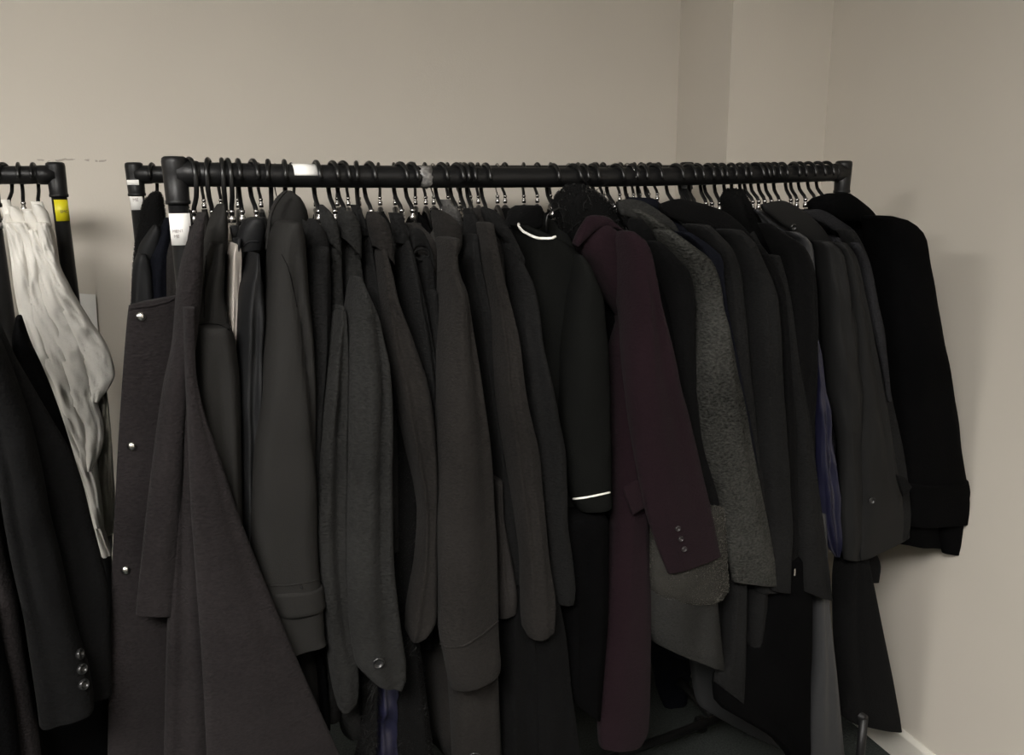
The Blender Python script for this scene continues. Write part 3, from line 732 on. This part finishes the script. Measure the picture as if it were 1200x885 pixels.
# 16
t, o = garment('coat', 'warm charcoal coat with a long plain rounded sleeve end', 'coat', 544, (582, 345), 'warm_wool', [
  ('collar', [(245, 553, 573), (262, 553, 581), (285, 557, 588)], .17, dict(bmax=.035, fold=0, cap=.3)),
  ('yoke', [(275, 558, 584), (310, 562, 590), (350, 570, 592)], .165, dict(bmax=.04, fold=.04, cap=.2, hem=False)),
  ('sleeve', [(262, 556, 578), (290, 560, 583), (325, 565, 590), (355, 568, 598), (399, 571, 607), (462, 577, 616), (541, 590, 632), (600, 600, 637), (660, 608, 643), (707, 609, 649), (735, 611, 648), (745, 617, 640)], .228, S_()),
  ('coat_skirt', [(690, 612, 652), (740, 612, 662), (800, 614, 668), (885, 618, 680), (960, 620, 690)], .175, dict(mat='black_wool', bmax=.05, cap=.1, fold=.15))], length=1.1, thick=.035)
# 17
t, o = garment('coat', 'dark charcoal coat with a folded epaulette, left of the white-piped jacket', 'coat', 552, (612, 330), 'char', [
  ('collar', L_([(566, 242), (578, 246), (590, 260), (602, 280), (611, 300)], [(572, 262), (580, 272), (590, 282), (600, 295), (610, 312)]), .215, T_(bmax=.015)),
  ('sleeve', [(285, 586, 602), (310, 590, 614), (336, 595, 626), (409, 600, 637), (478, 612, 652), (541, 620, 662), (600, 628, 663), (650, 636, 669), (690, 642, 673), (705, 648, 671)], .207, S_()),
  ('coat_skirt', [(680, 585, 622), (760, 583, 626), (885, 588, 632), (960, 590, 640)], .172, dict(mat='black_wool', bmax=.05, fold=.15))], length=1.1, thick=.03)
piping(o['sleeve'], [(594, 290), (602, 296), (609, 305)], .0012, M_['char'], 'seam')
# 18 -- extra: black box collared
t, o = garment('jacket', 'black jacket with a stiff upright collar behind the white-piped neckline', 'jacket', 569, (612, 300), 'black_wool', [
  ('collar', [(241, 604, 633), (247, 596, 636), (264, 592, 636)], .05, dict(bmax=.03, fold=0, cap=.05, hem=False))], length=.8, thick=.03, far=False)
# 19 -- white piped
t, o = garment('jacket', 'greenish black jacket with white piping at neck and hem', 'jacket', 648, (685, 310), 'green_black', [
  ('front', [(264, 598, 618), (276, 602, 650, 6), (288, 606, 668), (305, 610, 683), (323, 612, 694), (355, 615, 702), (410, 622, 710), (500, 632, 713), (560, 640, 714), (595, 646, 716, -8)], .135, dict(bmax=.06, fold=.05, cap=.3, wr=.03)),
  ('sleeve', [(300, 668, 684), (315, 662, 694), (355, 658, 706), (415, 656, 712), (478, 656, 714), (557, 662, 716), (585, 669, 716), (594, 675, 716, -7)], .19, S_(bmax=.05, cap=.5, fold=.03))], length=.62, thick=.05, chrome=False)
piping(o['front'], [(607, 262), (612, 269), (621, 275), (633, 279), (644, 279), (653, 278), (660, 280), (667, 285)], .0026, M_['white_piping'])
piping(o['sleeve'], [(672, 584.5), (685, 583), (700, 580), (714, 577)], .0022, M_['white_piping'])
V, Fc = tube_geo([at(x, y, .10) for x, y in ((641, 272), (640, 262), (641, 253), (647, 247), (655, 244), (663, 247), (669, 255), (671, 264), (671, 273))], .0019, 8)
mesh('hanging_loop', V, Fc, M_['plastic'], t)
t2, o2 = garment('dress', 'long black dress below the white-piped jacket', 'dress', 671, (700, 330), 'deep_black', [
  ('dress_skirt', [(606, 645, 712), (700, 655, 712), (800, 660, 706), (830, 666, 702, 26)], .17, dict(bmax=.05, fold=.1))], length=1.0, thick=.03, far=False)
# 20 -- fur collar coat behind wine
t, o = garment('coat', 'black coat with a large shaggy black fur collar behind the wine coat', 'coat', 683, (745, 300), 'deep_black', [
  ('fur_collar', [(217, 664, 684), (228, 652, 702), (240, 648, 716), (255, 652, 727), (270, 660, 733), (290, 674, 740)], .085, dict(mat='fur_base', bmax=.055, fold=.1, hem=False, cap=.15, hair=(26000, .042, 'fur_black', dict(droop=.35, curl=.8, width=.0018)))),
  ('sleeve', [(290, 735, 752), (350, 745, 780), (450, 755, 800), (560, 770, 825), (640, 780, 838)], .17, S_())], length=1.0, thick=.04)
# 21 -- wine coat
t, o = garment('coat', 'wine-coloured wool coat with three cuff buttons and a pocket flap', 'coat', 694, (748, 285), 'wine', [
  ('front', [(262, 690, 712), (275, 679, 728), (290, 674, 744), (305, 684, 752), (336, 700, 758), (355, 710, 760), (377, 722, 762), (395, 717, 764), (415, 713, 766), (500, 715, 768), (582, 716, 760), (633, 714, 760), (707, 710, 762), (817, 703, 761), (855, 700, 759), (872, 702, 752, -6)], .178, dict(bmax=.045, fold=.05, cap=.3, nf=3)),
  ('sleeve', [(272, 724, 744), (282, 718, 756), (303, 719, 764), (347, 722, 772), (383, 726, 782), (447, 730, 796), (510, 739, 812), (560, 748, 824), (600, 757, 834), (640, 770, 842), (661, 783, 845, -22)], .24, S_(flat=.8, bmax=.06, cap=.3, fold=.05)),
  ('collar', L_([(672, 284), (680, 266), (693, 252), (708, 253), (721, 262), (729, 270)], [(676, 290), (686, 281), (697, 271), (708, 267), (719, 268), (730, 273)]), .2, T_(bmax=.010))], length=1.15, thick=.05)
for p_ in ((793.5, 619), (797, 631), (801, 643)): button(o['sleeve'], p_[0], p_[1], .0062, M_['wine_button'])
piping(o['sleeve'], [(744, 470), (755, 520), (770, 575), (780, 603), (790, 635), (803, 667)], .0007, M_['wine'], 'seam', off=.2)
V, Fc = cloth(L_([(730, 571), (745, 563)], [(741, 604), (755, 596)]), .232, **T_(bmax=.003)); mesh('pocket_flap', V, Fc, M_['wine'], t)
# 22 -- black coat right of wine, with fur trim
t, o = garment('coat', 'black coat right of the wine coat with grey-brown fur cuff', 'coat', 740, (800, 310), 'black_wool', [
  ('collar', [(257, 737, 753), (265, 736, 760), (285, 747, 771)], .18, dict(bmax=.04, fold=0, cap=.3)),
  ('sleeve', [(284, 752, 775), (301, 757, 793), (319, 762, 807), (355, 770, 813), (439, 785, 816), (500, 795, 824), (560, 805, 838), (600, 812, 848)], .197, S_(cap=.4)),
  ('fur_cuff', [(592, 766, 846), (620, 760, 849), (660, 760, 851), (690, 762, 853), (700, 772, 846)], .203, dict(mat='fur_grey_base', bmax=.05, fold=.05, hem=False, cap=.1, label='grey-brown fur cuff', hair=(70000, .014, 'fur_grey', dict(droop=1.0, curl=.3, width=.0013)))),
  ], length=1.0, thick=.04)
# 23 -- grey boucle
t, o = garment('coat', 'grey boucle wool coat with a nubby textured sleeve', 'coat', 753, (828, 305), 'boucle', [
  ('collar', L_([(723, 236), (736, 233), (750, 235), (772, 247), (788, 260), (796, 274)], [(727, 252), (740, 256), (757, 262), (772, 264), (786, 270), (795, 277)]), .15, T_(bmax=.008, mat='tweed')),
  ('yoke', [(245, 728, 748), (258, 738, 772), (272, 755, 790), (290, 770, 812)], .14, dict(bmax=.05, fold=0, cap=.2, hem=False)),
  ('sleeve', [(270, 764, 788), (282, 768, 806), (290, 772, 817), (303, 780, 833), (336, 797, 845), (355, 804, 847), (388, 807, 856), (439, 808, 865), (456, 809, 869), (530, 820, 883), (591, 840, 895), (620, 846, 901), (655, 853, 907), (683, 858, 910, 5)], .217, S_(cap=.3, flat=.7)),
  ('coat_skirt', [(690, 752, 838, 4), (740, 756, 844, 14), (768, 764, 849, 34)], .18, dict(bmax=.05, fold=.06, mat='tweed'))], length=.6, thick=.04)
# 24 -- navy
t, o = garment('coat', 'navy wool coat peeking out behind the grey boucle coat', 'coat', 766, (838, 300), 'navy', [
  ('collar', L_([(735, 231), (763, 232), (783, 249), (800, 265), (808, 274)], [(740, 242), (765, 244), (782, 262), (796, 273), (806, 279)]), .12, T_(bmax=.007)),
  ('sleeve', [(272, 790, 808), (286, 802, 829), (303, 812, 845), (332, 822, 848), (400, 830, 860), (500, 845, 880), (600, 860, 895)], .198, S_(cap=.3))], length=1.1, thick=.035)
# 25.. black coats
t, o = garment('coat', 'black coat with a wide flat collar, right of the navy coat', 'coat', 806, (850, 310), 'black_wool', [
  ('collar', L_([(772, 239), (794, 233), (821, 238), (849, 248), (869, 264), (887, 286)], [(778, 252), (800, 260), (820, 263), (832, 268), (855, 271), (880, 288)]), .14, T_(bmax=.008)),
  ('sleeve', [(264, 800, 832), (276, 810, 845), (290, 820, 858), (320, 838, 868), (354, 842, 872), (473, 855, 884), (523, 868, 890), (620, 878, 905), (692, 884, 912)], .197, S_(cap=.3, mat='char'))], length=1.1, thick=.04)
t, o = garment('coat', 'black coat with soft sleeve folds left of the zip pull coat', 'coat', 829, (885, 300), 'char', [
  ('sleeve', [(270, 838, 870), (285, 848, 885), (300, 855, 892), (330, 863, 905), (354, 866, 912), (456, 877, 918), (523, 882, 923), (620, 892, 928), (690, 895, 926, 4)], .206, S_(cap=.3, creases=((-.3, .08, .2),)))], length=1.1, thick=.035)
t, o = garment('coat', 'slim black coat with a zip pull near its hem', 'coat', 845, (900, 300), 'black_wool', [
  ('sleeve', [(287, 872, 892), (306, 886, 906), (354, 905, 923), (440, 912, 930), (523, 915, 935), (620, 918, 936), (688, 920, 935)], .2, S_(cap=.3))], length=1.05, thick=.03)
h = hit(o['sleeve'], 930, 670) or hit(o['sleeve'], 927, 670)
if h:
    V, Fc = box_geo(h[0].x-.0025, h[0].x+.0025, h[0].y-.004, h[0].y, h[0].z-.009, h[0].z+.009); sub('zip_pull', V, Fc, M_['chrome'], o['sleeve'], smooth=False)
t, o = garment('coat', 'charcoal coat whose slanting hem ends just above the grey satin panel', 'coat', 856, (920, 315), 'char', [
  ('sleeve', [(300, 897, 914), (320, 903, 920), (354, 912, 928), (430, 918, 938), (490, 925, 949), (560, 927, 957), (620, 929, 965), (665, 931, 970), (695, 933, 973, 14)], .203, S_(cap=.3, fold=.09))], length=1.1, thick=.035)
# fur collar 2
t, o = garment('coat', 'deep black coat with a round plush fur collar', 'coat', 866, (935, 290), 'deep_black', [
  ('fur_collar', [(222, 850, 870), (232, 844, 876), (246, 846, 884), (262, 856, 892), (276, 868, 892)], .07, dict(mat='fur_base', bmax=.045, fold=.05, hem=False, cap=.15, hair=(60000, .011, 'fur_base', dict(droop=.3, curl=.4)))),
  ('sleeve', [(262, 888, 904), (272, 893, 918), (290, 900, 943), (314, 908, 953), (355, 914, 957), (422, 920, 957), (503, 928, 954), (580, 932, 955)], .192, S_(cap=.3, mat='black_wool'))], length=1.1, thick=.035)
t, o = garment('coat', 'grey satin-faced coat with a glimpse of shiny navy lining', 'coat', 884, (945, 285), 'grey_satin', [
  ('collar', L_([(885, 245), (895, 246), (913, 258), (929, 271)], [(888, 250), (900, 262), (912, 272), (924, 275)]), .125, T_(bmax=.007)),
  ('sleeve', [(272, 920, 936), (285, 931, 952), (314, 936, 956), (355, 940, 957), (388, 946, 958), (430, 950, 962)], .187, S_(cap=.3, bmax=.04)),
  ('lining', [(395, 951, 958), (422, 952, 963), (470, 953, 970), (500, 954, 973), (560, 957, 981), (600, 961, 985), (640, 970, 986), (652, 978, 984)], .186, dict(mat='navy_satin', bmax=.02, fold=.4, nf=6, wr=.25, cap=.1, hem=False, label='shiny navy lining'))], length=.9, thick=.03)
t, o = garment('trench_coat', 'black cotton coat with one button under its open collar', 'coat', 898, (968, 290), 'gaberdine', [
  ('collar', L_([(893, 239), (915, 235), (935, 243), (957, 260), (978, 287)], [(896, 248), (912, 260), (930, 272), (950, 283), (966, 292)]), .15, T_(bmax=.007)),
  ('sleeve', [(283, 952, 974), (295, 955, 986), (320, 957, 992), (381, 962, 1002), (456, 970, 1010), (537, 982, 1013), (620, 985, 1014), (655, 988, 1008)], .207, S_(cap=.3, wr=.12))], length=.9, thick=.04)
button(o['collar'], 929, 266, .0075, M_['button'])
t, o = garment('raincoat', 'black cotton raincoat with a ringed button low on its flared edge', 'coat', 929, (995, 290), 'gaberdine', [
  ('sleeve', [(285, 972, 992), (300, 978, 1003), (350, 988, 1015), (388, 994, 1022), (490, 1003, 1041), (560, 1006, 1053), (600, 1008, 1060), (643, 1008, 1066, -28)], .222, S_(cap=.3, wr=.05, flat=.85)),
  ], length=.9, thick=.035)
button(o['sleeve'], 1021, 586, .0085, M_['button'])
t, o = garment('coat', 'dark heather coat, last but one on the rail', 'coat', 946, (1015, 300), 'dark_heather', [
  ('collar', L_([(939, 247), (957, 245), (987, 260), (1001, 271), (1006, 280)], [(942, 254), (960, 260), (980, 272), (993, 279), (1002, 286)]), .135, T_(bmax=.007)),
  ('sleeve', [(270, 980, 1001), (283, 987, 1009), (310, 997, 1020), (355, 1002, 1029), (388, 1007, 1036), (456, 1012, 1043), (540, 1018, 1060), (600, 1020, 1066), (628, 1022, 1064)], .202, S_(cap=.3, mat='char'))], length=.9, thick=.035)
V, Fc = cloth([(285, 996, 1008), (310, 1006, 1020), (355, 1016, 1029), (388, 1023, 1036), (430, 1033, 1041), (470, 1040, 1045)], .235, bmax=.03, fold=0, cap=.3, hem=False); mesh('shoulder_panel', V, Fc, M_['dark_heather'], t)
# last
t, o = garment('overcoat', 'big black wool overcoat with a belted cuff, last on the rail', 'coat', 967, (1072, 275), 'deep_black', [
  ('collar', [(227, 968, 996), (236, 946, 1008), (246, 948, 1020), (258, 970, 1030)], .11, dict(bmax=.045, fold=0, cap=.1, hem=False)),
  ('sleeve', [(253, 1008, 1045), (258, 1008, 1063), (266, 1010, 1074), (279, 1012, 1083), (327, 1018, 1092), (400, 1028, 1105), (462, 1038, 1117), (550, 1050, 1129), (580, 1052, 1135), (612, 1055, 1139, -5)], .205, S_(bmax=.075, cap=.15, fold=.04, flat=.5)),
  ('sleeve_lining', [(600, 1096, 1128), (625, 1098, 1130), (648, 1104, 1129)], .2, dict(bmax=.03, fold=.1)),
  ('front', [(560, 1040, 1096), (610, 1046, 1104), (638, 1050, 1104, 4)], .175, dict(bmax=.04, fold=.2))], length=.9, thick=.05)
V, Fc = cloth([(562, 1051, 1131, -3), (575, 1053, 1134, -3), (588, 1054, 1137, -4)], .205, bmax=.045, fold=0, cap=0, hem=False, inflate=.004, M=40)
sub('cuff_belt', V, Fc, M_['deep_black'], o['sleeve'])
V, Fc = cloth(L_([(1050, 556), (1060, 560), (1067, 570)], [(1058, 582), (1063, 579), (1067, 571)]), .285, **T_(bmax=.004)); mesh('belt_tab', V, Fc, M_['black_wool'], t)
# long things at the right end
t, o = garment('long_coat', 'long black coat reaching almost to the floor at the right end', 'coat', 936, (990, 330), 'black_wool', [
  ('coat_skirt', [(600, 985, 1010), (640, 980, 1015), (683, 975, 1023), (740, 976, 1034), (800, 981, 1046), (839, 985, 1053), (849, 990, 1055, 12)], .17, dict(bmax=.05, fold=.06)),
  ('tie_end', [(640, 1012, 1024), (665, 1014, 1032), (682, 1016, 1030)], .16, dict(bmax=.01, fold=0))], length=1.1, thick=.03, far=False)
t, o = garment('dress', 'long grey satin dress hanging to the floor, right of centre', 'dress', 915, (955, 330), 'grey_satin', [
  ('dress_skirt', [(600, 948, 968), (704, 948, 972), (787, 946, 980), (885, 944, 989), (960, 942, 996)], .172, dict(bmax=.04, fold=.05))], length=.9, thick=.025, far=False)
t, o = garment('long_coat', 'long black coat left of the grey satin dress', 'coat', 891, (935, 330), 'deep_black', [
  ('coat_skirt', [(650, 897, 950), (760, 868, 950), (800, 836, 950), (822, 838, 950), (842, 866, 949), (862, 898, 948), (890, 922, 948), (930, 932, 948)], .168, dict(bmax=.05, fold=.1))], length=1.1, thick=.03, far=False)
t, o = garment('coat', 'charcoal coat with a rounded hem below the grey boucle sleeve', 'coat', 816, (870, 330), 'char', [
  ('coat_skirt', [(640, 846, 872), (690, 848, 875), (760, 846, 874), (800, 838, 873, 10), (812, 838, 872, 26)], .178, dict(bmax=.04, fold=.05))], length=.9, thick=.025, far=False)
t, o = garment('coat', 'charcoal coat with a straight hem, right of the rounded hem', 'coat', 874, (880, 330), 'char', [
  ('coat_skirt', [(640, 868, 902), (690, 872, 900), (760, 874, 896), (794, 876, 893)], .174, dict(bmax=.04, fold=.08)),
  ('belt_end', [(780, 881, 890), (800, 883, 891), (822, 886, 890)], .17, dict(bmax=.005, fold=0))], length=.9, thick=.025, far=False)
garment('long_coat', 'long mid-grey coat behind the others, its curved hem near the floor', 'coat', 836, (860, 330), 'grey_satin', [
  ('coat_skirt', [(640, 806, 850), (760, 808, 856), (800, 812, 870), (830, 818, 888, 10), (852, 838, 905, 26), (862, 852, 915, 30)], -.10, dict(bmax=.05, fold=.1, flat=.6))], length=.8, thick=.02, far=False)
# quieter garments squeezed between the others
for (hk, sx, lab, mt, ln) in ((280, 300, 'thin black garment squeezed in beside the nylon jacket', 'deep_black', .9), (315, 352, 'thin black garment behind the strapped-cuff coat', 'deep_black', 1.0),
        (721, 770, 'thin black garment between the wine coat and the grey boucle coat', 'deep_black', 1.0), (791, 842, 'thin black garment between the navy coat and the wide collar', 'black_wool', .95),
        (906, 960, 'thin black garment behind the coat with the collar button', 'deep_black', 1.0), (957, 1030, 'thin black garment just before the last overcoat', 'deep_black', .85)):
    garment('garment', lab, 'garment', hk, (sx, 320), mt, [], length=ln, thick=.02, far=False, hw=.17, hl='hanger of the '+lab)

# ------------------------------------------------------------------ the rear rack
def rear_at(x, y, v=0.):                               # on a plane parallel to the rear rack, v in front of its rail
    nn = -wd_; p0 = RL+nn*v; g = ray(x, y); t = np.dot(p0-CAM, nn)/np.dot(g, nn); return CAM+g*t
def rear_cloth(rows, v, **kw):
    global at
    keep = at; at = lambda x, y, vv=v: rear_at(x, y, vv)
    try: return cloth(rows, v, **kw)
    finally: at = keep
def rear_garment(name, label, cat, X, mat, parts, length=1.0, thick=.04, rail='rear', group=None, hl=None, hw=.15, auto=True, drop=.155):
    SEEDN[0] += 1; sd = SEEDN[0]
    h, c = hanger(0, hl or ('hanger of the '+label), rail=rail, X=X, seed=sd, group=group)
    t = thing(name, label, cat, tuple(c-zh*.09), group); out = {}
    if auto:
        fr = np.array([0, -1, 0]) if rail == 'near_left' else -wd_
        S = c+fr*.2-zh*drop
        V, Fc, H, e, nn = torso(c[0], S, length, thick, .01, sd, hw=hw, yr=c[1], zr=c[2]-rail_sag(c[0]))
        mesh('body', V, Fc, M_[mat], t)
    for i, p in enumerate(parts):
        nm, rows, v = p[:3]; kw = dict(p[3]) if len(p) > 3 else {}
        pm = M_[kw.pop('mat')] if 'mat' in kw else M_[mat]; lab = kw.pop('label', None); hair = kw.pop('hair', None); key = kw.pop('key', nm)
        kw.setdefault('seed', sd*7+i)
        V, Fc = (cloth if rail == 'near_left' else rear_cloth)(rows, v, **kw)
        o = mesh(nm, V, Fc, pm, t, label=lab)
        if hair: fur(o, hair[0], hair[1], M_[hair[2]], seed=sd+i, **(hair[3] if len(hair) > 3 else {}))
        out[key] = o
    return t, out
rear_garment('coat', 'fluffy black fur coat at the left end of the rear rack', 'coat', .04, 'fur_base', [
  ('sleeve', [(226, 178, 188), (236, 168, 192), (260, 163, 194), (290, 158, 186), (330, 155, 180), (420, 152, 180), (600, 150, 182)], .17, dict(bmax=.04, fold=.1, hem=False, hair=(42000, .012, 'fur_black', dict(droop=.3, curl=.6))))], length=1.0, auto=False)
rear_garment('jacket', 'dark grey jacket with a folded collar on the rear rack', 'jacket', .075, 'nylon', [
  ('collar', [(264, 178, 184), (272, 172, 190), (290, 162, 190), (304, 160, 178, 8)], .2, dict(bmax=.04, fold=0)),
  ('sleeve', [(298, 160, 172), (310, 156, 177), (340, 154, 180), (420, 152, 184), (600, 150, 186)], .21, dict(bmax=.04, fold=.06))], length=.8, thick=.03)
rear_garment('blazer', 'navy blazer on the rear rack, left of the near post', 'blazer', .11, 'navy', [
  ('sleeve', [(256, 192, 200), (275, 184, 200), (300, 174, 198), (325, 171, 196), (420, 170, 200), (600, 168, 204)], .2, dict(bmax=.04, fold=.08))], length=.8, thick=.03)
rear_garment('blazer', 'mottled grey-brown blazer on the rear rack behind the near post', 'blazer', .15, 'grey_brown', [
  ('sleeve', [(282, 196, 208), (300, 190, 214), (330, 191, 216), (420, 190, 220), (600, 190, 224)], .2, dict(bmax=.04, fold=.08))], length=.8, thick=.03)
Xs = []; x = .19
rr = random.Random(11)
while x < 1.46:
    Xs.append(x); x += rr.choice((.022, .028, .035, .04, .055))
MID = []
for i, x in enumerate(Xs):
    SEEDN[0] += 1
    mt = rr.choice(('deep_black', 'black_wool', 'char', 'black_wool', 'deep_black'))
    c_h, c = hanger(0, 'hanger on the rear rack, only its hook showing under the front rail', rail='rear', X=x, seed=SEEDN[0], chrome=(i % 5 == 3), group='hangers on the rear rack')
    t = thing('garment', 'dark garment on the rear rack, almost hidden behind the front row', 'garment', tuple(c-zh*.09), 'dark garments on the rear rack')
    S = c-wd_*.18-zh*rr.uniform(.14, .19)
    V, Fc, H, e, nn = torso(c[0], S, rr.uniform(.75, 1.15), .03, .01, SEEDN[0], hw=rr.uniform(.14, .17), yr=c[1], zr=c[2]-rail_sag(c[0]), zneck=-.095-rr.uniform(0, .03))
    mesh('body', V, Fc, M_[mt], t)
rear_garment('skirt', 'navy skirt on the rear rack, seen low beside the wine coat', 'skirt', 1.2, 'navy', [
  ('skirt_panel', [(700, 758, 816), (760, 762, 814), (800, 768, 808), (852, 788, 802)], .05, dict(bmax=.03, fold=.1))], length=.9, thick=.03)

# ------------------------------------------------------------------ the left racks
SHB = dict(bmax=.045, fold=.03, nf=4, wr=.10, crisp=.20, rows_per=6.)
shirts = [
 ('white shirt furthest left, half behind the black post', .135, 9, [(262, 4, 20), (275, 8, 30), (300, 12, 34), (340, 17, 44), (400, 30, 60), (450, 50, 80), (520, 74, 98), (590, 100, 112), (612, 107, 120), (648, 118, 131, -4)], [(250, 6, 14), (262, 6, 22)], .21),
 ('second white shirt from the left on the far rack', .105, 22, [(262, 14, 33), (280, 22, 44), (310, 30, 52), (340, 30, 60), (400, 40, 82), (450, 58, 98), (520, 80, 112), (560, 94, 116), (600, 104, 121), (614, 109, 122)], [(243, 10, 20), (252, 10, 30), (268, 20, 38)], .215),
 ('third white shirt from the left with a creased sleeve', .075, 36, [(270, 32, 46), (290, 36, 56), (310, 40, 66), (340, 44, 76), (380, 52, 100), (430, 68, 112), (470, 78, 114), (490, 84, 120), (512, 90, 122), (530, 95, 118), (548, 100, 109)], [(247, 27, 38), (256, 28, 46), (272, 36, 52)], .22),
 ('white shirt nearest the post with a billowing crumpled sleeve', .045, 46, [(262, 42, 58), (285, 46, 63), (304, 50, 68), (344, 62, 87), (377, 72, 107), (400, 82, 123), (420, 88, 131), (438, 92, 135), (455, 98, 127), (468, 104, 117)], [(240, 37, 48), (248, 38, 56), (264, 44, 61)], .225),
]
for (lab, X, hx, rows, col, v) in shirts:
    rear_garment('shirt', lab, 'shirt', X, 'shirt', [('collar', col, v, dict(bmax=.03, fold=0, cap=.35)), ('sleeve', rows, v, dict(SHB, cap=.4, M=48))], length=.75, thick=.03, rail='left', hl='hanger of the '+lab)
rear_garment('blouse', 'olive-grey satin blouse behind the white shirts', 'blouse', .165, 'olive_satin', [
  ('sleeve', [(450, 112, 124), (480, 112, 128), (520, 112, 131), (570, 108, 134), (600, 110, 136), (625, 114, 138, -8)], .17, dict(bmax=.03, fold=.1, nf=4, wr=.2, crisp=.5)),
  ('tail', [(610, 116, 132, -8), (640, 118, 132), (650, 122, 131, -4)], .14, dict(bmax=.02, fold=.1, mat='heather'))], length=.7, thick=.02, rail='left')
NL = 'near_left'
rear_garment('garment', 'black garment hanging between the left post and the white shirts', 'garment', .03, 'deep_black', [
  ('sleeve', [(372, 18, 26), (400, 14, 36), (430, 20, 50), (470, 30, 66), (525, 50, 84), (600, 60, 105), (700, 40, 124), (780, 25, 130), (960, 15, 136)], .10, dict(bmax=.03, fold=.05))], rail=NL, length=1.1, thick=.03)
rear_garment('blazer', 'black blazer front falling diagonally at the left edge', 'blazer', .06, 'black_wool', [
  ('front', [(380, -60, 1), (418, -50, 18), (453, -30, 38), (489, -10, 59), (533, 10, 84), (568, 20, 97), (609, 30, 107), (654, 40, 119), (690, 48, 127), (723, 50, 129), (814, 60, 131, -3)], .22, dict(bmax=.04, fold=.08, cap=0))], rail=NL, length=1.0, thick=.04)
t, o = rear_garment('blazer', 'black blazer at the left edge with three ringed cuff buttons', 'blazer', .10, 'black_wool', [
  ('sleeve', [(400, -46, 2), (440, -30, 18), (500, -12, 38), (560, -2, 52), (600, 3, 59), (640, 10, 69), (731, 29, 89), (784, 37, 105), (822, 43, 111), (836, 46, 111, -22)], .27, dict(bmax=.055, fold=.06, wr=.06))], rail=NL, length=1.0, thick=.04)
for p_ in ((92, 767), (95, 784), (97, 802)): button(o['sleeve'], p_[0], p_[1], .0078, M_['button'])
t, o = rear_garment('coat', 'brownish charcoal coat cut off by the left edge of the picture', 'coat', .16, 'brown_wool', [
  ('sleeve', [(560, -50, 0), (640, -40, 8), (700, -30, 22), (773, -20, 32), (850, 0, 44), (900, 14, 50)], .24, dict(bmax=.05, fold=.08))], rail=NL, length=1.2, thick=.04)
t, o = rear_garment('coat', 'deep black coat in the bottom left corner', 'coat', .2, 'deep_black', [
  ('sleeve', [(700, -60, -6), (755, -50, 4), (800, -40, 14), (860, -30, 22), (930, -20, 30)], .28, dict(bmax=.05, fold=.08))], rail=NL, length=1.2, thick=.04)
